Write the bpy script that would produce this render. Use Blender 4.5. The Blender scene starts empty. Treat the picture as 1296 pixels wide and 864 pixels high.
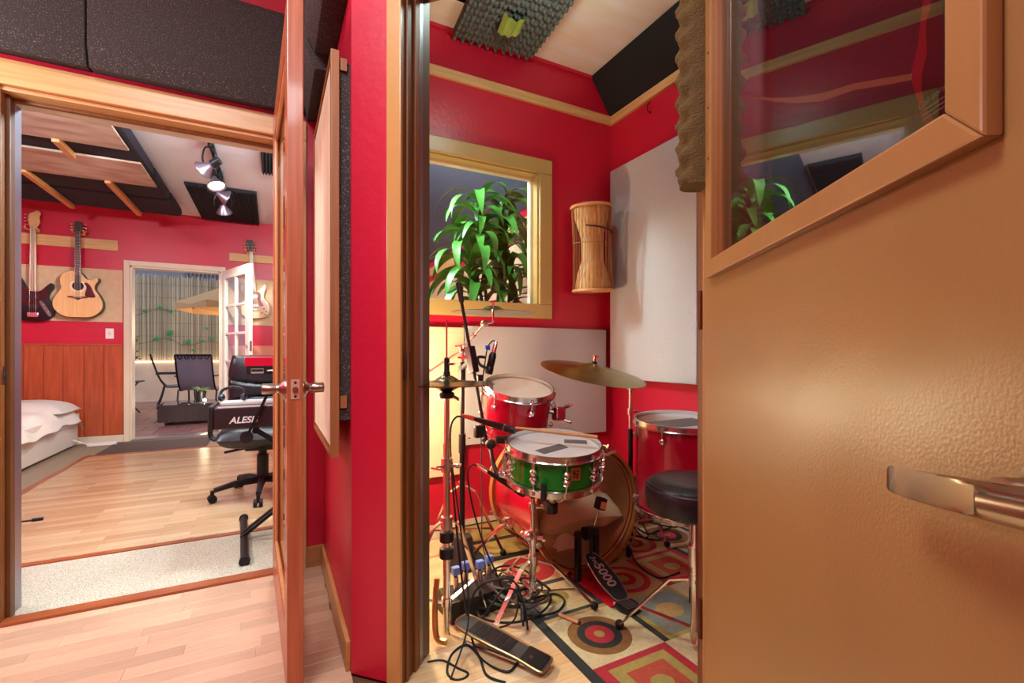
import bpy, bmesh, math, random
from mathutils import Vector, Matrix, Euler
random.seed(7)
SC = bpy.context.scene
COL = SC.collection
PI = math.pi

# ---------------------------------------------------------------- camera
TH = math.radians(27.3); FPX = 589.0; CAMH = 1.05; HORIZ = 447.0
_s, _c = math.sin(TH), math.cos(TH)
cam_d = bpy.data.cameras.new('camera'); cam = bpy.data.objects.new('camera', cam_d)
COL.objects.link(cam); SC.camera = cam
cam_d.sensor_width = 36; cam_d.lens = FPX / 1296 * 36; cam_d.shift_y = 15 / 1296
cam_d.clip_start = 0.02
cam.location = (0, 0, CAMH); cam.rotation_euler = (PI / 2, 0, -TH)

# ---------------------------------------------------------------- world, exposure, lights
SC.view_settings.view_transform = 'Standard'
SC.view_settings.look = 'None'
SC.view_settings.gamma = 1.0
SC.view_settings.use_curve_mapping = False
SC.view_settings.exposure = 0.75
world = bpy.data.worlds.new('dusk_sky'); SC.world = world; world.use_nodes = True
world.node_tree.nodes['Background'].inputs[0].default_value = (0.5, 0.55, 0.70, 1)
world.node_tree.nodes['Background'].inputs[1].default_value = 1.1

def light(name, kind, loc, power, color=(1, 1, 1), size=0.1, target=None, spot=None, blend=0.5, sizey=None):
    d = bpy.data.lights.new(name, kind); d.energy = power; d.color = color
    if kind == 'AREA':
        d.size = size
        if sizey: d.shape = 'RECTANGLE'; d.size_y = sizey
    else:
        d.shadow_soft_size = size
    if spot: d.spot_size = math.radians(spot); d.spot_blend = blend
    o = bpy.data.objects.new(name, d); COL.objects.link(o); o.location = loc
    if target is not None:
        o.rotation_euler = (Vector(target) - Vector(loc)).to_track_quat('-Z', 'Y').to_euler()
    return o

WARM = (1.0, 0.83, 0.62); NEUT = (1.0, 0.93, 0.84); GREENISH = (0.93, 1.0, 0.86)
HALLC = (0.86, 0.96, 1.0); DRUMC = (0.76, 1.0, 0.92); LIVEC = (0.74, 0.93, 1.0)
light('hall_ceiling_fill', 'AREA', (-0.55, 0.7, 2.98), 30, HALLC, 0.7)  # overhead fill added out of view to light the hall
light('hall_rear_fill', 'AREA', (0.1, -0.85, 2.98), 24, HALLC, 0.6)  # unseen lamp added so light reaches the alcove behind the tan door
light('hall_side_fill', 'POINT', (-1.5, 1.9, 1.9), 30, HALLC, 0.1)  # added beyond the left edge to brighten the birch panel
light('drum_room_ceiling_light', 'POINT', (1.15, 1.75, 2.78), 8.0, DRUMC, 0.06)
light('drum_room_lamp_light', 'POINT', (0.56, 2.22, 0.86), 34, (1.0, 0.90, 0.58), 0.05)
light('live_room_fill_a', 'POINT', (0.1, 3.3, 2.52), 55, LIVEC, 0.09)  # added behind the doorway head to brighten the live room ceiling
light('live_room_fill_b', 'POINT', (-1.9, 3.4, 2.45), 60, LIVEC, 0.09)  # added out of view to lift the live room ceiling and far wall
light('live_room_fill_c', 'POINT', (0.5, 3.15, 2.50), 55, LIVEC, 0.09)  # added beside the window to brighten the dracaena and the right side
light('patio_wall_light', 'POINT', (0.1, 11.0, 1.5), 60, (1.0, 0.74, 0.46), 0.15)

# ---------------------------------------------------------------- pixel -> place (ray from the camera met by floor / wall)
def ray(px, py):
    a = (px - 648) / FPX; b = (HORIZ - py) / FPX
    return Vector((_s + a * _c, _c - a * _s, b))
def flr(px, py, h=0.0):
    d = ray(px, py); t = (h - CAMH) / d.z
    return Vector((d.x * t, d.y * t, h))
def onY(px, py, Y):
    d = ray(px, py); t = Y / d.y
    return Vector((d.x * t, Y, CAMH + d.z * t))
def onX(px, py, X):
    d = ray(px, py); t = X / d.x
    return Vector((X, d.y * t, CAMH + d.z * t))
def atz(px, py, z):
    d = ray(px, py)
    return Vector((d.x * z, d.y * z, CAMH + d.z * z))

# ---------------------------------------------------------------- materials
def lin(h):
    h = h.lstrip('#'); r = []
    for i in (0, 2, 4):
        c = int(h[i:i + 2], 16) / 255
        r.append(c / 12.92 if c <= 0.04045 else ((c + 0.055) / 1.055) ** 2.4)
    return (r[0], r[1], r[2], 1)
MATS = {}
def mat(name, col, rough=0.5, metal=0.0, var=0.0, vscale=6.0, vcol=None, bump=0.0, bscale=60.0, coat=0.0,
        emit=None, estr=0.0, stretch=(1, 1, 1), rnd=0.0, spec=0.5, sheen=0.0, detail=4.0):
    m = bpy.data.materials.new(name); m.use_nodes = True; MATS[name] = m
    nt = m.node_tree; N = nt.nodes; L = nt.links; b = N['Principled BSDF']
    c = lin(col) if isinstance(col, str) else tuple(col) + (1,)
    b.inputs['Base Color'].default_value = c
    b.inputs['Roughness'].default_value = rough
    b.inputs['Metallic'].default_value = metal
    b.inputs['Specular IOR Level'].default_value = spec
    if coat: b.inputs['Coat Weight'].default_value = coat; b.inputs['Coat Roughness'].default_value = 0.08
    if sheen: b.inputs['Sheen Weight'].default_value = sheen
    if emit: b.inputs['Emission Color'].default_value = lin(emit); b.inputs['Emission Strength'].default_value = estr
    if var or bump or rnd:
        tc = N.new('ShaderNodeTexCoord'); mp = N.new('ShaderNodeMapping'); mp.inputs['Scale'].default_value = stretch
        L.new(tc.outputs['Object'], mp.inputs['Vector'])
        if rnd:
            oi = N.new('ShaderNodeObjectInfo'); cx = N.new('ShaderNodeVectorMath'); cx.operation = 'SCALE'
            cx.inputs[0].default_value = (7.3, 3.1, 5.7); L.new(oi.outputs['Random'], cx.inputs['Scale'])
            L.new(cx.outputs[0], mp.inputs['Location'])
    cur = None
    if var:
        n = N.new('ShaderNodeTexNoise'); n.inputs['Scale'].default_value = vscale; n.inputs['Detail'].default_value = detail
        L.new(mp.outputs[0], n.inputs['Vector'])
        mx = N.new('ShaderNodeMix'); mx.data_type = 'RGBA'
        rp = N.new('ShaderNodeMapRange'); rp.inputs[1].default_value = 0.32; rp.inputs[2].default_value = 0.68
        rp.inputs[4].default_value = var
        L.new(n.outputs['Fac'], rp.inputs[0]); L.new(rp.outputs[0], mx.inputs[0])
        mx.inputs[6].default_value = c
        mx.inputs[7].default_value = lin(vcol) if vcol else (c[0] * .5, c[1] * .5, c[2] * .5, 1)
        cur = mx.outputs[2]
    if rnd:
        hv = N.new('ShaderNodeHueSaturation'); mr = N.new('ShaderNodeMapRange')
        mr.inputs[3].default_value = 1 - rnd; mr.inputs[4].default_value = 1 + rnd
        L.new(oi.outputs['Random'], mr.inputs[0]); L.new(mr.outputs[0], hv.inputs['Value'])
        if cur: L.new(cur, hv.inputs['Color'])
        else: hv.inputs['Color'].default_value = c
        cur = hv.outputs[0]
    if cur: L.new(cur, b.inputs['Base Color'])
    if bump:
        n2 = N.new('ShaderNodeTexNoise'); n2.inputs['Scale'].default_value = bscale; n2.inputs['Detail'].default_value = 3
        L.new(mp.outputs[0], n2.inputs['Vector'])
        bp = N.new('ShaderNodeBump'); bp.inputs['Strength'].default_value = bump; bp.inputs['Distance'].default_value = 0.01
        L.new(n2.outputs['Fac'], bp.inputs['Height']); L.new(bp.outputs[0], b.inputs['Normal'])
    return m

def glass(name, tint=(1, 1, 1), ior=1.5, rough=0.0, wav=0.0, density=0.0, col=(0.6, 0.6, 0.6)):
    m = bpy.data.materials.new(name); m.use_nodes = True; nt = m.node_tree; N = nt.nodes; L = nt.links
    N.clear(); out = N.new('ShaderNodeOutputMaterial'); mx = N.new('ShaderNodeMixShader')
    tr = N.new('ShaderNodeBsdfTransparent'); tr.inputs[0].default_value = tuple(tint) + (1,)
    gl = N.new('ShaderNodeBsdfGlossy'); gl.inputs['Roughness'].default_value = rough
    fr = N.new('ShaderNodeFresnel'); fr.inputs['IOR'].default_value = ior
    ge = N.new('ShaderNodeNewGeometry'); mu = N.new('ShaderNodeMath'); mu.operation = 'SUBTRACT'; mu.use_clamp = True   # reflect on the outer faces only
    L.new(fr.outputs[0], mu.inputs[0]); L.new(ge.outputs['Backfacing'], mu.inputs[1]); L.new(mu.outputs[0], mx.inputs[0]); L.new(gl.outputs[0], mx.inputs[2])
    if density:
        m2 = N.new('ShaderNodeMixShader'); df = N.new('ShaderNodeBsdfDiffuse'); df.inputs[0].default_value = tuple(col) + (1,)
        m2.inputs[0].default_value = density; L.new(tr.outputs[0], m2.inputs[1]); L.new(df.outputs[0], m2.inputs[2])
        L.new(m2.outputs[0], mx.inputs[1])
    else: L.new(tr.outputs[0], mx.inputs[1])
    if wav:
        tc = N.new('ShaderNodeTexCoord'); n = N.new('ShaderNodeTexNoise'); n.inputs['Scale'].default_value = 3.5; n.inputs['Detail'].default_value = 0
        L.new(tc.outputs['Object'], n.inputs['Vector']); bp = N.new('ShaderNodeBump'); bp.inputs['Strength'].default_value = wav; bp.inputs['Distance'].default_value = 0.02
        L.new(n.outputs['Fac'], bp.inputs['Height']); L.new(bp.outputs[0], gl.inputs['Normal'])
    L.new(mx.outputs[0], out.inputs[0]); MATS[name] = m
    return m

def plank_floor(name, c1, c2, mort, w, ln, rough):
    m = mat(name, c1, rough); nt = m.node_tree; N = nt.nodes; L = nt.links; b = N['Principled BSDF']
    tc = N.new('ShaderNodeTexCoord'); bk = N.new('ShaderNodeTexBrick')
    bk.inputs['Color1'].default_value = lin(c1); bk.inputs['Color2'].default_value = lin(c2); bk.inputs['Mortar'].default_value = lin(mort)
    bk.inputs['Scale'].default_value = 1; bk.inputs['Mortar Size'].default_value = 0.0006; bk.inputs['Brick Width'].default_value = ln
    bk.inputs['Row Height'].default_value = w; bk.offset = 0.37; bk.inputs['Bias'].default_value = 0.0
    L.new(tc.outputs['Object'], bk.inputs['Vector'])
    mp = N.new('ShaderNodeMapping'); mp.inputs['Scale'].default_value = (1.2, 26, 1); L.new(tc.outputs['Object'], mp.inputs[0])
    n = N.new('ShaderNodeTexNoise'); n.inputs['Scale'].default_value = 3; n.inputs['Detail'].default_value = 5; L.new(mp.outputs[0], n.inputs[0])
    mx = N.new('ShaderNodeMix'); mx.data_type = 'RGBA'; mx.blend_type = 'MULTIPLY'; mx.inputs[0].default_value = 0.35
    L.new(bk.outputs[0], mx.inputs[6]); rp = N.new('ShaderNodeValToRGB'); rp.color_ramp.elements[0].color = (.55, .45, .38, 1); rp.color_ramp.elements[0].position = .3
    rp.color_ramp.elements[1].position = .62; L.new(n.outputs[0], rp.inputs[0]); L.new(rp.outputs[0], mx.inputs[7]); L.new(mx.outputs[2], b.inputs['Base Color'])
    return m

def speckle(name, base, dot, scale, thr, rough=.9):
    m = mat(name, base, rough); nt = m.node_tree; N = nt.nodes; L = nt.links; b = N['Principled BSDF']
    tc = N.new('ShaderNodeTexCoord'); n = N.new('ShaderNodeTexNoise'); n.inputs['Scale'].default_value = scale; n.inputs['Detail'].default_value = 1
    L.new(tc.outputs['Object'], n.inputs[0]); rp = N.new('ShaderNodeValToRGB')
    rp.color_ramp.elements[0].color = lin(base); rp.color_ramp.elements[0].position = thr
    rp.color_ramp.elements[1].color = lin(dot); rp.color_ramp.elements[1].position = thr + .12
    L.new(n.outputs[0], rp.inputs[0]); L.new(rp.outputs[0], b.inputs['Base Color'])
    bp = N.new('ShaderNodeBump'); bp.inputs['Strength'].default_value = .4; bp.inputs['Distance'].default_value = .004
    L.new(n.outputs[0], bp.inputs['Height']); L.new(bp.outputs[0], b.inputs['Normal'])
    return m

def wood(name, c1, c2, rough=.45, stretch=(30, 30, 1.6), coat=0.0, var=.75, rnd=0.0):
    return mat(name, c1, rough, var=var, vcol=c2, vscale=2.2, stretch=stretch, coat=coat, detail=6, rnd=rnd)

M_RED = mat('red_paint', '#c41936', .38, var=.25, vscale=3, vcol='#ae132e', bump=.12, bscale=35)
M_WHITE = mat('white_ceiling_paint', '#e6ebee', .8, var=.15, vscale=1.5, vcol='#d9dde0')
M_PLASTER = mat('drum_ceiling_paint', '#e6eee8', .7, var=.55, vscale=2.6, vcol='#dccf9c', stretch=(1, 3.5, 1), detail=2)
M_TAN = mat('tan_gloss_paint', '#966f40', .3, var=.3, vscale=3, vcol='#876234', bump=.07, bscale=260, spec=.6)
M_TANTRIM = mat('tan_trim_paint', '#bd8a4e', .33, bump=.08, bscale=40)
M_CASING = wood('casing_pine', '#d9ab70', '#c08e50', .35, (1.6, 30, 30))
M_CASINGV = wood('casing_pine_upright', '#d6ad78', '#c09256', .4)
M_JAMB = wood('jamb_varnish', '#6e4018', '#55300e', .5)
M_JAMB2 = wood('jamb_stop_varnish', '#8a5424', '#704216', .5)
M_STRIP = mat('weatherstrip_metal', '#9a93a0', .35, .85)
M_DKMETAL = mat('bronze_metal', '#5c3a28', .4, .8)
M_CEDAR = wood('cedar_door', '#c06a44', '#9c4c2c', .38, (26, 26, 1.3), coat=.2)
M_CEDARL = wood('cedar_bead', '#d89a5c', '#c07c40', .38, (26, 26, 1.3), coat=.2)
M_PINE = wood('raw_pine', '#dcb77c', '#c49653', .55, (1.5, 26, 26))
M_PINEY = wood('raw_pine_side', '#dcb77c', '#c49653', .55, (26, 1.5, 26))
M_BIRCH = mat('birch_ply', '#f4e8cc', .6, var=.7, vcol='#e3c89c', vscale=3, stretch=(9, 5, 1.5), detail=3)
M_PLY = mat('swirl_ply', '#c8b49e', .6, var=.9, vcol='#a08068', vscale=3.2, stretch=(1.2, 3.2, 1), detail=1)
M_FABRIC = mat('beige_cork_fabric', '#d9bd98', .85, var=.6, vscale=16, vcol='#c8a880')
M_LINEN = mat('linen_panel_cloth', '#bfc2c0', .95, var=.5, vscale=140, vcol='#a4a7a4', bump=.2, bscale=350)
M_FOAM = speckle('black_speckle_foam', '#352b27', '#76716d', 250, .6)
M_FOAMDK = mat('charcoal_foam', '#2b2a30', .95, bump=.5, bscale=90)
M_FOAMPUR = mat('dark_plum_foam', '#221c26', .9)
M_FOAMOL = mat('olive_grey_foam', '#5a5f58', .95, bump=.5, bscale=160)
M_FOAMTAN = mat('brown_foam', '#634c22', .95, bump=.6, bscale=220, var=.5, vscale=20, vcol='#4a3818')
M_BLACKCLOTH = mat('black_blanket', '#0f1212', .85, bump=.7, bscale=14)
M_CARPET = speckle('beige_loop_carpet', '#c9bea8', '#978a74', 250, .48)
M_CARPETB = speckle('taupe_carpet', '#9a836c', '#7a6652', 260, .5)
M_RUNNER = speckle('dark_runner_pile', '#54423a', '#3c2c26', 160, .5)
M_LAM = mat('laminate_strip', '#d3ab8c', .34, var=.5, vcol='#c09474', vscale=2.4, stretch=(2, 34, 10), detail=5, rnd=.13)
M_LAMBASE = mat('floor_underlay', '#6a4226', .7)
M_LAMROOM = plank_floor('live_room_laminate', '#cdab84', '#b58c64', '#8a6448', .066, .42, .25)
M_LAMDRUM = plank_floor('drum_room_laminate', '#ead2a8', '#dcb985', '#b58c5c', .066, .5, .32)
M_THRESH = wood('threshold_wood', '#a8572c', '#84401c', .35, (1.5, 30, 30), coat=.3)
M_BASEB = wood('baseboard_wood', '#c48a54', '#a86c3a', .4, (20, 1.5, 20))
M_BASEBX = wood('baseboard_wood_x', '#b87a48', '#9c6030', .4, (1.5, 20, 20))
M_KNOTTY = wood('knotty_pine', '#b4512a', '#8e3816', .42, (16, 16, 1.2), coat=.2, rnd=.12)
M_CREAM = mat('cream_gloss_paint', '#dccfb4', .4, var=.25, vcol='#c3b490', vscale=4)
M_OLIVE = mat('olive_cream_paint', '#b9a566', .35, var=.25, vscale=5, vcol='#a48f50')
M_OLIVEL = mat('pale_cream_paint', '#d6cfae', .3)
M_CHROME = mat('chrome', '#e6e4e2', .2, 1.0)
M_NICKEL = mat('satin_nickel', '#b0a294', .28, 1.0)
M_BLKMETAL = mat('black_metal', '#18171a', .38, .3)
M_BLKPLAS = mat('black_plastic', '#141416', .45)
M_RUBBER = mat('black_rubber', '#0d0d0e', .7)
M_LEATHER = mat('black_leather', '#131418', .32, bump=.15, bscale=120)
M_GLASS = glass('clear_pane', (.97, .98, .97), 1.5)
M_GLASSD = glass('dark_reflective_pane', (.66, .7, .7), 3.5)
M_GLASSW = glass('old_wavy_pane', (.9, .92, .92), 1.45, wav=.25)
M_BRASS = mat('cymbal_bronze', '#a08a4c', .3, .95, var=.5, vscale=9, vcol='#7c6a34', stretch=(1, 1, 1))
M_BRASSL = mat('hihat_bronze', '#9a9474', .22, 1.0)
M_DRUMRED = mat('red_lacquer', '#b00a2c', .16, coat=.8, var=.3, vscale=5, vcol='#8e0822')
M_DRUMGREEN = mat('green_lacquer', '#0c7a1c', .16, coat=.8, var=.3, vscale=5, vcol='#086014')
M_HEAD = mat('coated_drumhead', '#e6d8c6', .6, var=.35, vscale=8, vcol='#cdb692')
M_HEADG = mat('grey_white_drumhead', '#d2cfca', .55, var=.3, vscale=8, vcol='#bdb8b0')
M_CLEARHEAD = glass('clear_drumhead', (.97, .95, .92), 1.3, .03, density=.06, col=(.5, .42, .34))
M_TAPE = mat('grey_duct_tape', '#6c6c6c', .45, .2)
M_MAPLE = wood('maple_hoop', '#a86a30', '#8c5220', .35, (3, 3, 3), coat=.3)
M_STICK = wood('hickory_stick', '#d3a06a', '#bd8650', .45, (10, 10, 10))
M_WHITEPL = mat('white_plastic', '#e8e4de', .4)
M_TEXTW = mat('white_print', '#f0eeea', .5)
M_TEXTG = mat('grey_print', '#a8a49c', .5)

# ---------------------------------------------------------------- mesh helpers
I4 = Matrix.Identity(4)
def align(p0, p1):
    p0 = Vector(p0); d = (Vector(p1) - p0)
    q = d.to_track_quat('Z', 'Y')
    return Matrix.Translation(p0) @ q.to_matrix().to_4x4()
def frame(o, x, y, z):
    m = Matrix((Vector(x).to_4d(), Vector(y).to_4d(), Vector(z).to_4d(), Vector(o).to_4d())).transposed()
    m[3][0] = m[3][1] = m[3][2] = 0; m[3][3] = 1
    return m
def catmull(pts, n=8, closed=False):
    P = [Vector(p) for p in pts]; out = []
    cnt = len(P)
    rng = cnt if closed else cnt - 1
    for i in range(rng):
        if closed: a, b, c, d = P[(i - 1) % cnt], P[i], P[(i + 1) % cnt], P[(i + 2) % cnt]
        else: a, b, c, d = P[max(i - 1, 0)], P[i], P[i + 1], P[min(i + 2, cnt - 1)]
        for k in range(n):
            t = k / n
            out.append(0.5 * ((2 * b) + (c - a) * t + (2 * a - 5 * b + 4 * c - d) * t * t + (3 * b - a - 3 * c + d) * t ** 3))
    if not closed: out.append(P[-1].copy())
    return out

class MB:
    def __init__(self): self.v = []; self.f = []; self.m = []; self.cur = 0
    def mt(self, i): self.cur = i; return self
    def add(self, vs, fs, M=None):
        o = len(self.v)
        for p in vs:
            p = Vector(p); self.v.append(M @ p if M else p)
        for q in fs: self.f.append(tuple(o + i for i in q)); self.m.append(self.cur)
        return self
    def bx(self, x0, y0, z0, x1, y1, z1, M=None):
        x0, x1 = min(x0, x1), max(x0, x1); y0, y1 = min(y0, y1), max(y0, y1); z0, z1 = min(z0, z1), max(z0, z1)
        vs = [(x0, y0, z0), (x1, y0, z0), (x1, y1, z0), (x0, y1, z0), (x0, y0, z1), (x1, y0, z1), (x1, y1, z1), (x0, y1, z1)]
        return self.add(vs, [(0, 3, 2, 1), (4, 5, 6, 7), (0, 1, 5, 4), (1, 2, 6, 5), (2, 3, 7, 6), (3, 0, 4, 7)], M)
    def box(self, c, s, M=None):
        return self.bx(c[0] - s[0] / 2, c[1] - s[1] / 2, c[2] - s[2] / 2, c[0] + s[0] / 2, c[1] + s[1] / 2, c[2] + s[2] / 2, M)
    def bar(self, p0, p1, w, h):
        A = align(p0, p1); L = (Vector(p1) - Vector(p0)).length
        return self.bx(-w / 2, -h / 2, 0, w / 2, h / 2, L, A)
    def cyl(self, p0, p1, r0, r1=None, n=14, M=None):
        r1 = r0 if r1 is None else r1
        L = (Vector(p1) - Vector(p0)).length
        A = align(p0, p1)
        if M: A = M @ A
        return self.lathe([(0, 0), (r0, 0), (r1, L), (0, L)], n, A)
    def lathe(self, prof, n=20, M=None):
        vs = []; fs = []; rings = []
        for r, z in prof:
            if r < 1e-6: rings.append([len(vs)]); vs.append((0, 0, z))
            else:
                rings.append(list(range(len(vs), len(vs) + n)))
                for i in range(n):
                    a = 2 * PI * i / n; vs.append((r * math.cos(a), r * math.sin(a), z))
        for a, b in zip(rings, rings[1:]):
            for i in range(n):
                j = (i + 1) % n
                if len(a) == 1 and len(b) == 1: continue
                if len(a) == 1: fs.append((a[0], b[j], b[i]))
                elif len(b) == 1: fs.append((a[i], a[j], b[0]))
                else: fs.append((a[i], a[j], b[j], b[i]))
        return self.add(vs, fs, M)
    def tube(self, pts, r, n=8, closed=False):
        P = [Vector(p) for p in pts]; vs = []; fs = []; cnt = len(P); prev = None
        for i, p in enumerate(P):
            if closed: t = P[(i + 1) % cnt] - P[i - 1]
            else: t = P[min(i + 1, cnt - 1)] - P[max(i - 1, 0)]
            if t.length < 1e-9: t = Vector((0, 0, 1))
            t.normalize()
            if prev is None: u = t.orthogonal().normalized()
            else:
                u = prev - t * prev.dot(t)
                u = u.normalized() if u.length > 1e-6 else t.orthogonal().normalized()
            prev = u; w = t.cross(u)
            rr = r[i] if isinstance(r, (list, tuple)) else r
            for k in range(n):
                a = 2 * PI * k / n; vs.append(p + (u * math.cos(a) + w * math.sin(a)) * rr)
        rng = cnt if closed else cnt - 1
        for i in range(rng):
            j = (i + 1) % cnt
            for k in range(n):
                l = (k + 1) % n
                fs.append((i * n + k, i * n + l, j * n + l, j * n + k))
        if not closed:
            fs.append(tuple(range(n - 1, -1, -1))); fs.append(tuple((cnt - 1) * n + k for k in range(n)))
        return self.add(vs, fs)
    def torus(self, R, r, M=None, n=32, m=8):
        vs = []; fs = []
        for i in range(n):
            a = 2 * PI * i / n
            for k in range(m):
                b = 2 * PI * k / m; q = R + r * math.cos(b)
                vs.append((q * math.cos(a), q * math.sin(a), r * math.sin(b)))
        for i in range(n):
            for k in range(m):
                fs.append((i * m + k, ((i + 1) % n) * m + k, ((i + 1) % n) * m + (k + 1) % m, i * m + (k + 1) % m))
        return self.add(vs, fs, M)
    def prism(self, poly, z0, z1, M=None):
        n = len(poly)
        vs = [(p[0], p[1], z0) for p in poly] + [(p[0], p[1], z1) for p in poly]
        fs = [tuple(range(n - 1, -1, -1)), tuple(range(n, 2 * n))]
        fs += [(i, (i + 1) % n, n + (i + 1) % n, n + i) for i in range(n)]
        return self.add(vs, fs, M)
    def ball(self, c, r, s=(1, 1, 1), n=14, k=8, M=None):
        A = Matrix.Translation(c) @ Matrix.Diagonal((s[0], s[1], s[2], 1))
        if M: A = M @ A
        return self.lathe([(r * math.sin(PI * i / k), -r * math.cos(PI * i / k)) for i in range(k + 1)], n, A)
    def grid(self, nx, ny, fn, M=None):
        vs = [fn(i / nx, j / ny) for j in range(ny + 1) for i in range(nx + 1)]
        fs = [(j * (nx + 1) + i, j * (nx + 1) + i + 1, (j + 1) * (nx + 1) + i + 1, (j + 1) * (nx + 1) + i) for j in range(ny) for i in range(nx)]
        return self.add(vs, fs, M)
    def mesh(self, name, mats, bevel=0.0, smooth=35, seg=2):
        if bevel and seg <= 2 and smooth == 35: smooth = 15
        me = bpy.data.meshes.new(name)
        me.from_pydata([tuple(v) for v in self.v], [], self.f)
        if not isinstance(mats, (list, tuple)): mats = [mats]
        for m in mats: me.materials.append(m)
        if len(mats) > 1: me.polygons.foreach_set('material_index', self.m)
        bm = bmesh.new(); bm.from_mesh(me)
        bmesh.ops.recalc_face_normals(bm, faces=bm.faces)
        if bevel:
            es = [e for e in bm.edges if len(e.link_faces) == 2 and e.calc_face_angle(0) > .5]
            bmesh.ops.bevel(bm, geom=es, offset=bevel, segments=seg, affect='EDGES', profile=.6, clamp_overlap=True)
        bm.to_mesh(me); bm.free()
        if smooth:
            me.shade_smooth(); me.set_sharp_from_angle(angle=math.radians(smooth))
        return me
    def build(self, name, mats, parent=None, bevel=0.0, smooth=35, seg=2):
        return link(name, self.mesh(name, mats, bevel, smooth, seg), parent)

def link(name, me, parent=None, M=None):
    o = bpy.data.objects.new(name, me); COL.objects.link(o)
    if parent is not None: o.parent = parent
    if M is not None: o.matrix_basis = M
    return o
def tag(o, label, cat=None, group=None):
    o['label'] = label
    if cat: o['category'] = cat
    if group: o['group'] = group
    return o
def thing(name, label, cat, loc=(0, 0, 0), rot=(0, 0, 0), group=None):
    o = bpy.data.objects.new(name, None); COL.objects.link(o); o.empty_display_size = .05
    o.location = loc; o.rotation_euler = rot
    return tag(o, label, cat, group)
def struct(o, label=None):
    o['kind'] = 'structure'
    if label: o['label'] = label
    return o
def text_mesh(name, s, size, material, parent, M, extrude=.0006, shear=0.0, bold=0.0):
    cu = bpy.data.curves.new(name, 'FONT'); cu.body = s; cu.size = size; cu.extrude = extrude; cu.shear = shear; cu.offset = bold
    cu.align_x = 'CENTER'; cu.align_y = 'CENTER'
    tmp = bpy.data.objects.new('tmp_text', cu); COL.objects.link(tmp)
    dg = bpy.context.evaluated_depsgraph_get(); dg.update()
    me = bpy.data.meshes.new_from_object(tmp.evaluated_get(dg))
    bpy.data.objects.remove(tmp); me.materials.clear(); me.materials.append(material)
    return link(name, me, parent, M)
def ringpts(c, r, n, u, v, a0=0):
    return [Vector(c) + Vector(u) * (r * math.cos(a0 + 2 * PI * i / n)) + Vector(v) * (r * math.sin(a0 + 2 * PI * i / n)) for i in range(n)]
# ================================================================ STRUCTURE
XB = 0.232                       # red side wall of the hall
YA = 2.50; YA2 = 2.65            # wall between hall and live room
YF = 7.05; YF2 = 7.20            # far wall of the live room
YD = 2.745; YD2 = 2.87           # back wall of the drum room
XE = 2.25; XLR = 2.05; XLL = -3.0
HC = 3.06; HL = 2.78
S2 = math.sqrt(.5)
P0 = Vector((XB, 1.60, 0))       # start of the angled wall
MC = frame(P0, (S2, -S2, 0), (S2, S2, 0), (0, 0, 1))   # x along angled wall, y into the drum room
T0, T1 = .192, 1.071; CTH = .17; CH = 2.28

def wallmesh(name, mats, boxes, label, M=None):
    m = MB()
    for b in boxes: m.bx(*b, M)
    return struct(m.build(name, mats, smooth=0), label)

# floors
fh = struct(MB().bx(-1.9, -1.4, -.1, 2.4, YA, -.012).build('floor', M_LAMBASE, smooth=0), 'light laminate strip floor of the hall')
lamm = {}
rowh = .0655
for r in range(24):
    y1 = 2.492 - r * rowh; y0 = y1 - rowh
    xr = XB
    x = -1.55 - random.random() * .3
    while x < xr:
        ln = random.choice((.24, .32, .4, .5)); xe = min(x + ln, xr)
        if xe > -1.5 and xe - x > .02:
            key = round(xe - x, 3)
            if key not in lamm:
                lamm[key] = MB().bx(0, 0, 0, xe - x - .0006, rowh - .0006, .012).mesh('plank', M_LAM, bevel=.0008, smooth=0, seg=1)
            link('plank', lamm[key], fh, Matrix.Translation((x, y0, -.012)))
        x = xe
struct(MB().bx(XB + .1, .75, -.1, XE + .1, YD, 0).build('floor_drum_room', M_LAMDRUM, smooth=0), 'pale laminate floor of the drum room')
struct(MB().bx(XLL, YA, -.1, XLR + .3, YF2, -.004).build('floor_live_room', M_CARPETB, smooth=0), 'taupe carpet floor around the live room')
struct(MB().bx(-1.667, 3.13, -.004, XLR, 6.17, .004).build('floor_live_room_laminate', M_LAMROOM, smooth=0), 'glossy laminate floor of the live room')
struct(MB().bx(-1.6, YA + .035, -.004, XLR, 3.135, .003).build('floor_carpet_strip', M_CARPET, smooth=0), 'beige loop carpet strip inside the live room doorway')
for i, (x0, y0, x1, y1) in enumerate([(-.93, 2.478, .06, 2.54), (-1.667, 3.12, XLR, 3.165), (-1.69, 3.13, -1.64, 6.19), (-1.667, 6.15, XLR, 6.20)]):
    struct(MB().bx(x0, y0, -.003, x1, y1, .009 if i else .012).build('trim_%d' % (20 + i), M_THRESH, bevel=.003), 'reddish wooden floor edging strip')

# walls of the hall
DXL, DXR, DH = -.945, .058, 2.085
wallmesh('wall_hall_far', [M_RED], [(-1.9, YA, 0, DXL, YA2, HC), (DXR, YA, 0, XB + .05, YA2, HC), (DXL, YA, DH, DXR, YA2, HC)], 'red wall with the doorway to the live room')
wallmesh('wall_hall_side', [M_RED], [(XB, 1.60, 0, XB + .118, YD2, HC)], 'red side wall of the hall with a birch panel')
wallmesh('wall_angled', [M_RED], [(0, 0, 0, T0 - .02, CTH, HC), (T1 + .02, 0, 0, 1.22, CTH, HC), (T0 - .02, 0, CH + .02, T1 + .02, CTH, HC)], 'angled red wall with the drum room doorway', MC)
wallmesh('wall_hall_left', [M_RED], [(-1.9, -1.4, 0, -1.8, YA, HC)], 'red hall wall')
wallmesh('wall_hall_rear', [M_RED], [(-1.9, -1.5, 0, 1.2, -1.4, HC)], 'red hall wall')
wallmesh('wall_hall_alcove', [M_RED], [(1.095, -1.4, 0, 1.2, .74, HC)], 'red hall wall behind the open tan door')
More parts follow.
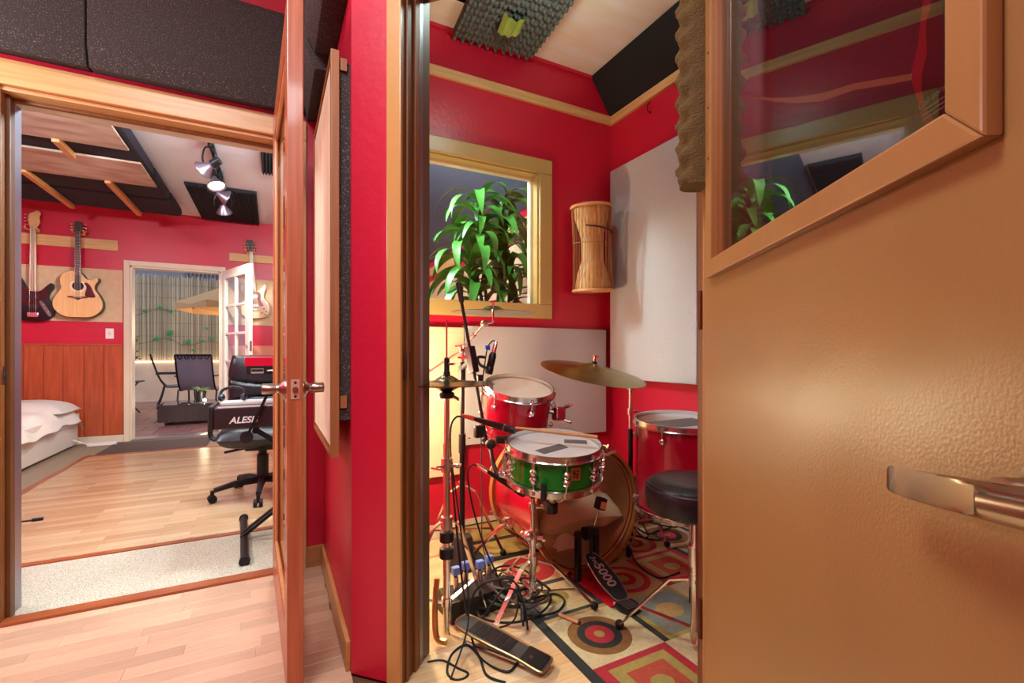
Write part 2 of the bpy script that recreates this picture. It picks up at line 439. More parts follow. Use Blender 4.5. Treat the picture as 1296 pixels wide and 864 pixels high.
wallmesh('ceiling_hall', [M_WHITE], [(-1.9, -1.5, HC, 1.2, YA, HC + .1)], 'white hall ceiling')
# drum room
WX0, WX1, WZ0, WZ1 = .52, 1.625, 1.352, 2.285      # window opening in the wall
wallmesh('wall_drum_back', [M_RED], [(XB, YD, 0, WX0, YD2, HC), (WX1, YD, 0, XE + .1, YD2, HC), (WX0, YD, 0, WX1, YD2, WZ0), (WX0, YD, WZ1, WX1, YD2, HC)], 'red back wall of the drum room with a window')
wallmesh('wall_drum_right', [M_RED], [(XE, .72, 0, XE + .1, YD, HC)], 'red right wall of the drum room')
wallmesh('wall_drum_front', [M_RED], [(1.13, .72, 0, XE, .85, HC)], 'red front wall of the drum room')
wallmesh('ceiling_drum_room', [M_PLASTER], [(XB, .72, HC, XE + .1, YD2, HC + .1)], 'white streaky drum room ceiling')
struct(MB().bx(.35, YD - .02, HC - .022, XE, YD, HC).build('trim_30', M_RED), 'red crown strip at the drum room ceiling')
# live room
FX0, FX1, FH = -1.51, -.585, 2.10
wallmesh('wall_live_far', [M_RED], [(XLL, YF, 0, FX0, YF2, HL), (FX1, YF, 0, .08, YF2, HL), (FX0, YF, FH, FX1, YF2, HL), (.08, YF, 2.13, 1.0, YF2, HL), (.08, YF, 0, 1.0, YF2, .95), (1.0, YF, 0, XLR, YF2, HL)], 'red far wall of the live room hung with guitars')
wallmesh('wall_live_left', [M_RED], [(XLL - .1, YA, 0, XLL, YF2, HL)], 'red left wall of the live room')
wallmesh('wall_live_right', [M_RED], [(XLR, YD2, 0, XLR + .1, YF2, HL)], 'red right wall of the live room')
wallmesh('wall_live_front', [M_RED], [(XLL, YA, 0, -1.9, YA2, HL)], 'red wall of the live room')
wallmesh('ceiling_live_room', [M_WHITE], [(XLL, YA2, HL, XB + .1, YF2, HL + .1), (XB + .1, YD2, HL, XLR + .1, YF2, HL + .1)], 'white live room ceiling')

# ---- doorway hall -> live room: casing, jamb, strip
def casing(i, boxes, m, label, bev=.004, M=None):
    b = MB()
    for q in boxes: b.bx(*q, M)
    return struct(b.build('trim_%d' % i, m, bevel=bev), label)
casing(1, [(-1.03, YA - .022, 2.085, .15, YA, 2.182)], M_CASING, 'honey pine casing above the live room doorway')
casing(2, [(-1.03, YA - .022, 0, DXL + .004, YA, 2.085)], M_CASINGV, 'pale casing up the left side of the live room doorway')
casing(3, [(DXR - .004, YA - .022, 0, .15, YA, 2.085)], M_CASINGV, 'pale casing up the right side of the live room doorway')
casing(4, [(DXL, YA, 0, DXL + .016, YA2, DH), (DXR - .016, YA, 0, DXR, YA2, DH)], M_JAMB2, 'brown jambs of the live room doorway')
casing(5, [(DXL, YA, DH - .016, DXR, YA2, DH)], M_CASING, 'honey head jamb of the live room doorway')
casing(6, [(DXL + .016, YA + .035, 0, DXL + .03, YA + .075, DH - .016)], M_JAMB, 'brown door stop strip')
casing(7, [(DXL + .016, YA + .085, 0, DXL + .021, YA2 + .003, DH - .016)], M_STRIP, 'grey metal weather strip up the door jamb', .001)
casing(8, [(DXL + .016, YA + .06, DH - .03, DXR - .016, YA + .085, DH - .016)], M_JAMB2, 'brown door stop along the door head')
casing(9, [(DXL + .016, YA + .09, DH - .024, DXR - .016, YA2 + .003, DH - .016)], M_OLIVEL, 'cream strip under the door head', .001)
k = struct(MB().bx(DXL + .014, YA + .005, .93, DXL + .019, YA + .035, 1.0).build('trim_10', M_NICKEL, bevel=.002), 'strike plate on the left door jamb')
MB().bx(DXL + .0185, YA + .011, .945, DXL + .0195, YA + .028, .985).build('latch_hole', M_RUBBER, k)
# baseboards
struct(MB().bx(.15, YA - .016, 0, XB, YA, .1).build('baseboard_far', M_BASEBX, bevel=.004), 'wooden baseboard of the hall far wall')
struct(MB().bx(XB - .016, 1.612, 0, XB, YA - .016, .1).build('baseboard_side', M_BASEB, bevel=.004), 'wooden baseboard along the red side wall')
# ---- angled doorway jamb
casing(11, [(.141, -.014, 0, T0, 0, CH + .08), (T1, -.014, 0, T1 + .052, 0, CH + .08), (T0, -.014, CH, T1, 0, CH + .08)], M_TANTRIM, 'tan painted casing of the drum room doorway', .003, MC)
casing(12, [(T0 - .02, -.004, 0, T0, CTH + .004, CH), (T1, -.004, 0, T1 + .02, CTH + .004, CH), (T0 - .02, -.004, CH, T1 + .02, CTH + .004, CH + .02)], M_JAMB, 'dark varnished jamb of the drum room doorway', .002, MC)
casing(13, [(T0, .018, 0, T0 + .006, .03, CH), (T0, .066, 0, T0 + .008, .092, CH)], M_JAMB2, 'brown stop beads on the drum room jamb', .002, MC)
casing(14, [(T0, .1, 0, T0 + .005, .122, CH)], M_STRIP, 'bright metal sealing strip on the drum room jamb', .001, MC)
casing(15, [(T0, .122, 0, T0 + .003, CTH + .003, CH)], mat('jamb_greybrown', '#5e4a30', .45), 'grey brown inner edge of the drum room jamb', .001, MC)
k = struct(MB().bx(T0 - .001, .004, .965, T0 + .004, .045, 1.055, MC).build('trim_16', M_DKMETAL, bevel=.002), 'bronze strike plate on the drum room jamb')
MB().bx(T0 + .003, .014, .985, T0 + .0046, .034, 1.035, MC).build('latch_hole', M_RUBBER, k)

# ---- drum room window (casing, stepped frame, pane)
w1 = struct(bpy.data.objects.new('window_1', None), 'olive cream framed window between drum room and live room'); COL.objects.link(w1)
def rectframe(x0, x1, z0, z1, w, y0, y1):
    b = MB()
    b.bx(x0, y0, z1 - w, x1, y1, z1); b.bx(x0, y0, z0, x1, y1, z0 + w); b.bx(x0, y0, z0 + w, x0 + w, y1, z1 - w); b.bx(x1 - w, y0, z0 + w, x1, y1, z1 - w)
    return b
rectframe(.43, 1.715, 1.285, 2.372, .098, YD - .028, YD).build('window_casing', M_OLIVE, w1, bevel=.006)
rectframe(WX0, WX1, WZ0, WZ1, .022, YD - .01, YD + .05).build('inner_frame', M_OLIVE, w1, bevel=.003)
rectframe(WX0, WX1, WZ0, WZ1, .04, YD + .05, YD + .095).build('glazing_frame', M_OLIVEL, w1, bevel=.003)
MB().bx(WX0 + .03, YD + .07, WZ0 + .03, WX1 - .03, YD + .076, WZ1 - .03).build('pane', M_GLASS, w1, smooth=0)

# ---- glass panelled cedar door standing open into the hall
GL = .93; GT = .046
gd = struct(bpy.data.objects.new('door_1', None), 'open cedar door with a full glass pane and lever handles'); COL.objects.link(gd)
ga = math.atan2(onY(363, 447, 1.565).x - .004, 2.49 - 1.565)
gd.location = (.004, 2.492, .012); gd.rotation_euler = (0, 0, 0)
gdir = Vector((math.sin(ga), -math.cos(ga), 0)); gn = Vector((math.cos(ga), math.sin(ga), 0))
MG = frame((0, 0, 0), gdir, gn, (0, 0, 1))    # x hinge->latch, y = away from the room side (towards wall)
GH = 2.125; ST = .105; BR = .17
b = MB().bx(0, 0, 0, ST, GT, GH, MG); b.build('hinge_stile', M_CEDAR, gd, bevel=.003)
b = MB().bx(GL - ST, 0, 0, GL, GT, GH, MG); b.build('latch_stile', M_CEDAR, gd, bevel=.003)
MB().bx(ST, 0, 0, GL - ST, GT, BR, MG).build('bottom_rail', M_CEDAR, gd, bevel=.003)
MB().bx(ST, 0, GH - ST, GL - ST, GT, GH, MG).build('top_rail', M_CEDAR, gd, bevel=.003)
for s0, s1 in ((.004, .016), (.03, .042)):
    b = MB(); q = .016
    b.bx(ST, s0, BR, ST + q, s1, GH - ST, MG); b.bx(GL - ST - q, s0, BR, GL - ST, s1, GH - ST, MG)
    b.bx(ST + q, s0, BR, GL - ST - q, s1, BR + q, MG); b.bx(ST + q, s0, GH - ST - q, GL - ST - q, s1, GH - ST, MG)
    b.build('glazing_bead', M_CEDARL, gd, bevel=.004)
MB().bx(ST, .02, BR, GL - ST, .026, GH - ST, MG).build('pane', M_GLASS, gd, smooth=0)
KZ = .94 - .012
lp = MB().bx(GL - .001, GT / 2 - .0125, KZ - .03, GL + .0018, GT / 2 + .0125, KZ + .03, MG).build('latch_plate', mat('pale_copper_plate', '#d6b29c', .4, .3), gd, bevel=.001)
MB().cyl((GL, GT / 2, KZ), (GL + .008, GT / 2, KZ), .0085, n=16, M=MG).build('latch_bolt', mat('brass_bolt', '#b08a50', .3, .9), lp)
for dz in (-.021, .021): MB().cyl((GL + .001, GT / 2, KZ + dz), (GL + .0028, GT / 2, KZ + dz), .004, n=10, M=MG).build('screw', M_DKMETAL, lp)
for sgn, yb in ((-1, 0), (1, GT)):
    A = MG @ align((GL - .06, yb, KZ), (GL - .06, yb + sgn * .06, KZ))
    h = MB().lathe([(0, 0), (.033, 0), (.033, .004), (.026, .01), (.013, .02), (.012, .03), (0, .03)], 24, A).build('handle_rose', M_NICKEL, gd)
    MB().lathe([(0, .028), (.0145, .028), (.0165, .034), (.0165, .062), (.015, .066), (0, .066)], 20, A).build('door_knob', M_NICKEL, h)

# ---- tan studio door with a window
da = math.radians(33.1)
DE = Vector((-math.sin(da), -math.cos(da), 0)); DN = Vector((-math.cos(da), math.sin(da), 0))
HG = MC @ Vector((T1, 0, 0)); HG.z = .012
MD = frame((0, 0, 0), DE, DN, (0, 0, 1))       # x hinge->latch edge, y out of the visible face
td = struct(bpy.data.objects.new('door_2', None), 'glossy tan studio door with a wood framed window, standing open'); COL.objects.link(td)
td.location = HG
DW = .905; DT = .05; DHT = 2.24
wx0, wx1, wz0, wz1 = .112, .785, 1.254, 2.06
b = MB()
for q in ((0, -DT, 0, wx0, 0, DHT), (wx1, -DT, 0, DW, 0, DHT), (wx0, -DT, 0, wx1, 0, wz0), (wx0, -DT, wz1, wx1, 0, DHT)): b.bx(*q, MD)
b.build('leaf', M_TAN, td, smooth=0)
M_TANW = mat('tan_frame_paint', '#a17344', .3, var=.4, vscale=5, vcol='#916636', stretch=(8, 8, 1.2))
fx0, fx1, fz0, fz1 = .076, .820, 1.219, 2.10; fw = .040; fp = .017
def mitre(a, bq, c, d):     # a trapezoid moulding on the face, bevelled outwards
    m = MB(); vs = []
    for (x, z), y in zip((a, bq, c, d) * 2, (0,) * 4 + (fp,) * 4): vs.append((x, y, z))
    m.add(vs, [(0, 1, 2, 3), (4, 7, 6, 5), (0, 4, 5, 1), (1, 5, 6, 2), (2, 6, 7, 3), (3, 7, 4, 0)], MD)
    return m
O = [(fx0, fz0), (fx1, fz0), (fx1, fz1), (fx0, fz1)]; Iq = [(fx0 + fw, fz0 + fw), (fx1 - fw, fz0 + fw), (fx1 - fw, fz1 - fw), (fx0 + fw, fz1 - fw)]
for i in range(4):
    j = (i + 1) % 4
    mitre(O[i], O[j], Iq[j], Iq[i]).build('window_moulding', M_TANW, td, bevel=.003)
b = MB()
for q in ((wx0, -.04, wz0, wx0 + .012, .006, wz1), (wx1 - .012, -.04, wz0, wx1, .006, wz1), (wx0 + .012, -.04, wz0, wx1 - .012, .006, wz0 + .008)): b.bx(*q, MD)
b.build('glazing_spacer', wood('spacer_wood', '#a86b3a', '#8a5228', .35), td, bevel=.001)
gp = MB().bx(wx0 + .004, -.012, wz0 + .004, wx1 - .004, -.007, wz1 - .004, MD).build('pane', M_GLASSD, td, smooth=0)
MB().bx(wx0 + .004, -.043, wz0 + .004, wx1 - .004, -.038, wz1 - .004, MD).build('pane', M_GLASSW, td, smooth=0)
# screws / nail holes on the moulding
for z in (1.62, 1.5, 1.75): MB().cyl((fx0 + .025, fp - .001, z), (fx0 + .025, fp + .0012, z), .0022, n=8, M=MD).build('screw', M_DKMETAL, td)
# torn red poster and a strip of tape stuck behind the first pane
def doorpt(px, py, off):
    d = ray(px, py); t = (Vector((HG.x, HG.y, 0)).dot(DN) + off) / d.dot(DN); p = d * t
    return ((p - Vector((HG.x, HG.y, 0))).dot(DE), CAMH + d.z * t - HG.z)
MDP = frame((0, 0, 0), DE, (0, 0, 1), DN)
PO = -.018
pl_ = [doorpt(px, py, PO) for px, py in ((1170, -40), (1168, 0), (1161, 60), (1152, 95), (1160, 125), (1170, 158))]
xr_ = wx1 - .014; zb_ = wz0 + .012
pl_ = [(x, max(z, zb_)) for x, z in pl_] + [(pl_[-1][0] + .004, zb_), (xr_, zb_), (xr_, pl_[0][1])]
po = MB().prism(pl_, PO - .001, PO, MDP).build('poster', mat('poster_red', '#e02430', .45), td, smooth=0); po['label'] = 'torn red poster with a black guitar shape and white writing'
gp_ = [doorpt(px, py, PO) for px, py in ((1184, -30), (1178, 12), (1173, 25), (1173, 50), (1174, 68), (1168, 90), (1167, 112), (1172, 135), (1182, 150))]
gp_ = gp_ + [(xr_ - .001, zb_ + .004), (xr_ - .001, gp_[0][1])]
MB().prism([(x, max(z, zb_ + .003)) for x, z in gp_], PO, PO + .0006, MDP).build('guitar_print', mat('poster_black', '#1c1014', .5), po, smooth=0)
tx_, tz_ = doorpt(1182, 122, PO)
text_mesh('lettering', 'Cal-tone', .011, M_TEXTG, po, MDP @ Matrix.Translation((tx_, tz_, PO + .0012)) @ Matrix.Rotation(.12, 4, 'Z'), extrude=.0002)
for q in range(3):
    tx_, tz_ = doorpt(1183, 131 + 6 * q, PO); MB().bx(tx_ - .016, tz_ - .0008, PO + .0006, tx_ + .014, tz_ + .0008, PO + .001, MDP).build('print_line', M_TEXTG, po, smooth=0)
ts_ = [doorpt(px, py, PO) for px, py in ((949, 121), (975, 126), (1005, 127), (1040, 123), (1080, 110), (1120, 103), (1154, 97))]
tw_ = [.0022, .003, .005, .006, .0045, .0042, .0035]
vs = [(x, z + w, PO) for (x, z), w in zip(ts_, tw_)] + [(x, z - w, PO) for (x, z), w in zip(ts_, tw_)]
o_t = MB().add(vs, [(k, k + 1, 8 + k, 7 + k) for k in range(6)], MDP).build('tape_strip', mat('orange_tape', '#d8875a', .5), td, smooth=0); o_t['label'] = 'wavy orange strip of tape on the glass'
# lever
LX, LZ = .868, .932
rose = MB().lathe([(0, 0), (.031, 0), (.031, .006), (.029, .009), (0, .009)], 32, MD @ align((LX, 0, LZ), (LX, 1, LZ))).build('handle_rose', mat('brushed_rose', '#b8b4a4', .22, 1.0), td)
LY = .044; LR = .0155
hb = MB(); n = 28; NB = 20; vs = []; fs = []
hb.tube([MD @ Vector(p) for p in ((LX, .006, LZ), (LX, .03, LZ), (LX, LY, LZ))], .0145, n=24)
# lever: a round bar planed flat at a slant towards its tip
for i in range(NB + 1):
    t = i / NB; x = .908 - t * .172; zc = LZ - .021 * t
    t2 = t if i < NB - 3 else (.88, .94, .975, .995)[i - NB + 3]; x = .908 - t2 * .172
    hh = LR * (1 - .12 * t) * (1, .95, .84, .55)[max(0, i - NB + 3)]
    cut = LR * (.62 - 1.45 * (t - .28)) if t > .28 else LR * 1.1
    for k in range(n):
        a = 2 * PI * k / n
        vs.append((x, LY + max(min(math.cos(a) * LR, cut), -LR), zc + math.sin(a) * hh))
for i in range(NB):
    for k in range(n):
        l = (k + 1) % n; fs.append((i * n + k, i * n + l, (i + 1) * n + l, (i + 1) * n + k))
fs.append(tuple(range(n))); fs.append(tuple(NB * n + k for k in range(n - 1, -1, -1)))
hb.add(vs, fs, MD)
hb.build('lever_handle', mat('satin_lever', '#b3a294', .2, 1.0), td, smooth=22)
# egg crate foam strip glued to the hinge stile
def eggcrate(nx, ny, w, h, base, amp, per, thick_fn=None):
    b = MB()
    def fn(u, v):
        x = u * w; z = v * h
        return (x, base + amp * math.sin(2 * PI * x / per) * math.sin(2 * PI * z / per), z)
    b.grid(nx, ny, fn)
    return b
fo = MB()
nx, ny = 10, 90; W_, H_ = .082, .85; per = .058
def ffn(u, v):
    ang = u * PI
    bump = .011 * math.sin(2 * PI * (v * H_ / per)) * math.cos(2 * PI * u * 1.5)
    return (.037 + .040 * -math.cos(ang) * (1), .004 + (.062 + bump) * math.sin(ang) ** .55 + bump * .4, 1.455 + v * H_)
fo.grid(nx, ny, ffn, MD)
o = len(fo.v) - (nx + 1) * (ny + 1)
fo.f.append(tuple(o + i for i in range(nx + 1))); fo.m.append(0)
fo.f.append(tuple(o + ny * (nx + 1) + i for i in range(nx, -1, -1))); fo.m.append(0)
fo.build('foam_strip', M_FOAMTAN, td, smooth=60)
for z in (.3, 1.1, 1.95): MB().cyl((-.006, .002, z), (-.006, .002, z + .1), .008, n=12, M=MD).build('hinge', M_DKMETAL, td)

# ---- french door to the patio + white window
fd = struct(bpy.data.objects.new('door_3', None), 'white french door with ten panes standing open to the patio'); COL.objects.link(fd)
fa = math.radians(23); fdir = Vector((math.sin(fa), -math.cos(fa), 0)); fnn = Vector((math.cos(fa), math.sin(fa), 0))
fd.location = (FX1 + .01, YF - .012, .015); MF = frame((0, 0, 0), fdir, fnn, (0, 0, 1))
FW, FHt, FT = .86, 2.09, .042; fs_, fb_ = .11, .24
M_DOORW = mat('white_gloss_paint', '#e9e2d2', .35)
MB().bx(0, 0, 0, fs_, FT, FHt, MF).build('stile', M_DOORW, fd, bevel=.004); MB().bx(FW - fs_, 0, 0, FW, FT, FHt, MF).build('stile', M_DOORW, fd, bevel=.004)
MB().bx(fs_, 0, 0, FW - fs_, FT, fb_, MF).build('bottom_rail', M_DOORW, fd, bevel=.004); MB().bx(fs_, 0, FHt - fs_, FW - fs_, FT, FHt, MF).build('top_rail', M_DOORW, fd, bevel=.004)
iw = FW - 2 * fs_; ih = FHt - fs_ - fb_
MB().bx(FW / 2 - .014, .004, fb_, FW / 2 + .014, FT - .004, FHt - fs_, MF).build('muntin', M_DOORW, fd, bevel=.003)
for r in range(1, 5): MB().bx(fs_, .005, fb_ + ih * r / 5 - .014, FW - fs_, FT - .005, fb_ + ih * r / 5 + .014, MF).build('muntin', M_DOORW, fd, bevel=.003)
for r in range(5):
    for c in range(2):
        MB().bx(fs_ + c * iw / 2, .018, fb_ + ih * r / 5, fs_ + (c + 1) * iw / 2, .022, fb_ + ih * (r + 1) / 5, MF).build('pane', M_GLASS, fd, smooth=0)
for sg, y in ((-1, 0), (1, FT)):
    q = MB().lathe([(0, 0), (.025, 0), (.02, .008), (.01, .012), (.01, .03), (.024, .04), (.026, .052), (.016, .062), (0, .064)], 16, MF @ align((FW - .05, y, .96), (FW - .05, y + sg, .96))).build('door_knob', mat('aged_brass', '#8a6a3a', .3, .9), fd)
MB().lathe([(0, 0), (.022, 0), (.02, .01), (0, .012)], 16, MF @ align((FW - .05, 0, 1.12), (FW - .05, -1, 1.12))).build('deadbolt', M_NICKEL, fd)
MB().bx(FW - .001, .01, .9, FW + .002, .032, 1.02, MF).build('latch_plate', M_STRIP, fd)
MB().bx(FW - .001, .01, 1.06, FW + .002, .032, 1.18, MF).build('latch_plate', M_STRIP, fd)
casing(17, [(FX0 - .055, YF - .02, 0, FX0, YF, FH + .06), (FX1, YF - .02, 0, FX1 + .055, YF, FH + .06), (FX0, YF - .02, FH, FX1, YF, FH + .06)], M_CREAM, 'chipped cream casing of the patio doorway')
casing(18, [(FX0 - .002, YF, 0, FX0 + .02, YF2, FH), (FX1 - .02, YF, 0, FX1 + .002, YF2, FH), (FX0, YF, FH - .02, FX1, YF2, FH)], M_CREAM, 'cream jamb of the patio doorway', .002)
casing(19, [(FX0 + .02, YF - .03, -.004, FX1 - .02, YF2 + .03, .02)], mat('aluminium_sill', '#b8b6b4', .3, .9), 'metal sill of the patio doorway', .003)
w2 = struct(bpy.data.objects.new('window_2', None), 'white divided window beside the cream guitar'); COL.objects.link(w2)
rectframe(.06, 1.02, .93, 2.15, .06, YF - .03, YF + .05).build('window_frame', M_DOORW, w2, bevel=.004)
for x in (.37, .70): MB().bx(x - .014, YF - .005, .99, x + .014, YF + .03, 2.09).build('muntin', M_DOORW, w2, bevel=.003)
for z in (1.24, 1.52, 1.80): MB().bx(.12, YF - .004, z - .014, .96, YF + .029, z + .014).build('muntin', M_DOORW, w2, bevel=.003)
for z0, z1 in ((.99, 1.24), (1.24, 1.52), (1.52, 1.80), (1.80, 2.09)):
    for x0, x1 in ((.12, .37), (.37, .70), (.70, .96)):
        MB().bx(x0, YF + .01, z0, x1, YF + .014, z1).build('pane', M_GLASS, w2, smooth=0)
# wainscot boards and baseboard on the far wall
wn = struct(MB().bx(XLL, YF - .006, .09, FX0 - .056, YF, 1.15).build('trim_40', M_KNOTTY, smooth=0), 'knotty pine wainscot under the guitars')
x = FX0 - .058; 
while x > XLL + .02:
    w = random.choice((.165, .18, .2)); x0 = max(x - w, XLL + .01)
    MB().bx(x0 + .003, YF - .016, .09, x - .003, YF - .004, 1.14).build('board', M_KNOTTY, wn, bevel=.003, seg=1)
    x -= w
MB().bx(XLL + .01, YF - .022, 1.14, FX0 - .056, YF, 1.16).build('cap_rail', M_KNOTTY, wn, bevel=.003)
struct(MB().bx(XLL, YF - .014, 0, FX0 - .056, YF, .085).build('baseboard_live_far', M_CREAM, bevel=.003), 'cream baseboard under the pine wainscot')
casing(41, [(FX1 + .056, YF - .012, .62, .02, YF, 1.15)], mat('salmon_board', '#d98a6a', .5), 'salmon board on the wall behind the desk chair', .002)
# raw pine ledger strips in the drum room
tr = casing(31, [(.35, YD - .022, 2.742, XE, YD, 2.802)], M_PINE, 'raw pine strip along the drum room back wall', .002)
tr = casing(32, [(XE - .022, .85, 2.742, XE, YD - .022, 2.802)], M_PINEY, 'raw pine strip along the drum room right wall', .002)
# ================================================================ HALL things
def foamblock(label, pts_prof, axis, a0, a1, name='acoustic_foam_block', grp=None, m=M_FOAM):
    b = MB()
    if axis == 'x': vs = [(a0, y, z) for y, z in pts_prof] + [(a1, y, z) for y, z in pts_prof]
    else: vs = [(x, a0, z) for x, z in pts_prof] + [(x, a1, z) for x, z in pts_prof]
    n = len(pts_prof)
    b.add(vs, [tuple(range(n)), tuple(range(2 * n - 1, n - 1, -1))] + [(i, (i + 1) % n, n + (i + 1) % n, n + i) for i in range(n)])
    return tag(b.build(name, m, bevel=.008, smooth=30), label, 'acoustic foam', grp)
pr = [(YA, 2.205), (YA - .075, 2.19), (YA - .10, 2.27), (YA - .10, 2.60), (YA - .06, 2.65), (YA, 2.65)]
foamblock('black speckled foam block over the doorway, the end piece away from the cedar door', pr, 'x', -1.75, -.655)
foamblock('black speckled foam block over the doorway, touching the cedar door side', pr, 'x', -.65, .07)
foamblock('short black foam block on the red wall behind the cedar door edge', pr, 'x', .075, XB - .115)
prb = [(XB, 2.2), (XB - .08, 2.19), (XB - .11, 2.26), (XB - .11, 2.64), (XB - .06, 2.68), (XB, 2.68)]
foamblock('black foam block high on the side wall, in the corner of the hall', prb, 'y', 2.02, YA)
prc = [(XB, 2.26), (XB - .08, 2.25), (XB - .115, 2.32), (XB - .115, 2.7), (XB - .06, 2.74), (XB, 2.74)]
foamblock('black foam block high on the side wall above the birch panel', prc, 'y', 1.66, 2.015)
# birch framed acoustic panel
pn = thing('sound_absorber', 'birch faced acoustic panel in a brown wood frame on the red side wall', 'acoustic panel', (XB, 1.9, .71))
y0, y1, z0, z1 = -.29, .40, 0, 1.33
xf = -.062
MB().bx(xf + .004, y0 + .03, z0 + .03, xf + .016, y1 - .01, z1 - .03).build('birch_face', M_BIRCH, pn, smooth=0)
b = MB().bx(xf, y0, z0, xf + .026, y0 + .02, z1); b.build('frame_side', wood('frame_brown', '#a86a3c', '#8a5028', .5), pn, bevel=.002)
MB().bx(xf, y1 - .02, z0, xf + .026, y1, z1).build('frame_side', MATS['frame_brown'], pn, bevel=.002)
MB().bx(xf, y0 + .02, z1 - .02, xf + .026, y1 - .02, z1).build('frame_rail', MATS['frame_brown'], pn, bevel=.002)
MB().bx(xf, y0 + .02, z0, xf + .026, y1 - .02, z0 + .02).build('frame_rail', MATS['frame_brown'], pn, bevel=.002)
MB().bx(xf + .026, y0 + .012, z0 + .12, 0, y1 - .03, z1 - .03).build('foam_backing', M_FOAM, pn)
for z in (.16, 1.27): MB().bx(xf + .03, y0 + .004, z, xf + .05, y0 + .03, z + .04).build('mounting_block', MATS['frame_brown'], pn)
tag(MB().bx(1.055, -1.2, .3, 1.095, .70, 2.95).build('alcove_darkening_panel', M_FOAMDK, bevel=.01), 'large dark panel added to darken the hall wall behind the tan door glass', 'acoustic foam')  # added panel, keeps the background dark behind the reflecting door glass
# unseen fixtures added above the frame to carry the fill lights
def fixture(x, y, h, sz, label):
    t = thing('unseen_ceiling_lamp', label, 'unseen ceiling lamp', (x, y, h))
    rim = MB(); o = sz / 2 + .02
    rim.bx(-o, -o, -.07, o, -o + .018, 0); rim.bx(-o, o - .018, -.07, o, o, 0); rim.bx(-o, -o + .018, -.07, -o + .018, o - .018, 0); rim.bx(o - .018, -o + .018, -.07, o, o - .018, 0)
    rim.build('lamp_rim', M_WHITEPL, t); MB().bx(-o + .018, -o + .018, -.02, o - .018, o - .018, 0).build('lamp_back', M_WHITEPL, t)
def bulb(x, y, h, zl, label):
    t = thing('unseen_pendant_lamp', label, 'pendant lamp', (x, y, h)); L = h - zl
    MB().cyl((0, 0, -.012), (0, 0, 0), .05, n=20).build('ceiling_rose', M_WHITEPL, t)
    MB().cyl((0, 0, -L + .12), (0, 0, 0), .006, n=8).build('lamp_cord', M_WHITEPL, t); MB().cyl((0, 0, -L + .10), (0, 0, -L + .15), .018, n=12).build('lamp_holder', M_WHITEPL, t)
fixture(-.55, .7, HC, .7, 'large square white ceiling lamp added out of view over the hall')
fixture(.1, -.85, HC, .6, 'smaller square white ceiling lamp added out of view at the rear of the hall')
bulb(1.15, 1.75, HC, 2.78, 'bare pendant lamp in the drum room')
bulb(.1, 3.3, HL, 2.52, 'unseen pendant lamp added over the keyboards')
bulb(-1.9, 3.4, HL, 2.45, 'unseen pendant lamp added on the daybed side')
bulb(.5, 3.15, HL, 2.50, 'unseen pendant lamp added to light the dracaena side')
sc_ = thing('added_sconce', 'unseen round metal wall lamp added to light the birch panel', 'wall lamp', (-1.8, 1.9, 1.9))  # fixture added out of view to carry the side fill light
MB().lathe([(0, 0), (.07, 0), (.07, .02), (.02, .03), (.012, .05), (.012, .16), (.02, .165), (.02, .18), (0, .18)], 20, align((0, 0, 0), (1, 0, 0))).build('wall_plate', M_NICKEL, sc_)
# ================================================================ LIVE ROOM
# -- ceiling cloud: ply boards, dark foam, battens
CH_ = 2.60
def slab(name, label, x0, y0, x1, y1, z0, z1, m, cat, bev=.006, grp=None):
    return tag(MB().bx(x0, y0, z0, x1, y1, z1).build(name, m, bevel=bev), label, cat, grp)
slab('ply_ceiling_panel', 'wide swirl grained plywood panel hung under the ceiling nearest the doorway', -2.7, 3.86, -.972, 4.52, CH_, CH_ + .018, M_PLY, 'ceiling panel')
slab('ply_ceiling_panel', 'narrower swirl grained plywood panel hung between the dark foam slabs', -2.7, 4.79, -.955, 5.40, CH_, CH_ + .018, M_PLY, 'ceiling panel')
slab('ceiling_foam_slab', 'dark foam slab on the ceiling between the two plywood panels', -2.7, 4.0, -.93, 5.15, CH_ + .025, CH_ + .13, M_FOAMPUR, 'acoustic foam', .03)
slab('ceiling_foam_slab', 'dark foam slab on the ceiling beside the narrower plywood panel', -2.7, 5.18, -.93, 5.88, CH_ + .025, CH_ + .13, M_FOAMPUR, 'acoustic foam', .03)
slab('ceiling_foam_slab', 'dark foam slab on the ceiling against the guitar wall', -2.75, 5.90, -.92, 6.55, CH_ + .025, CH_ + .13, M_FOAMPUR, 'acoustic foam', .04)
for (xa, ya, yb, lab) in ((-1.39, 4.5, 4.82, 'short pine batten joining the two plywood ceiling panels'), (-1.31, 5.38, 6.5, 'pine batten under the dark foam above the acoustic guitar'), (-1.87, 5.38, 6.5, 'pine batten under the dark foam above the bass guitar')):
    slab('ceiling_batten', lab, xa - .022, ya, xa + .022, yb, CH_ - .022, CH_ + .02, M_CEDARL, 'batten', .002)
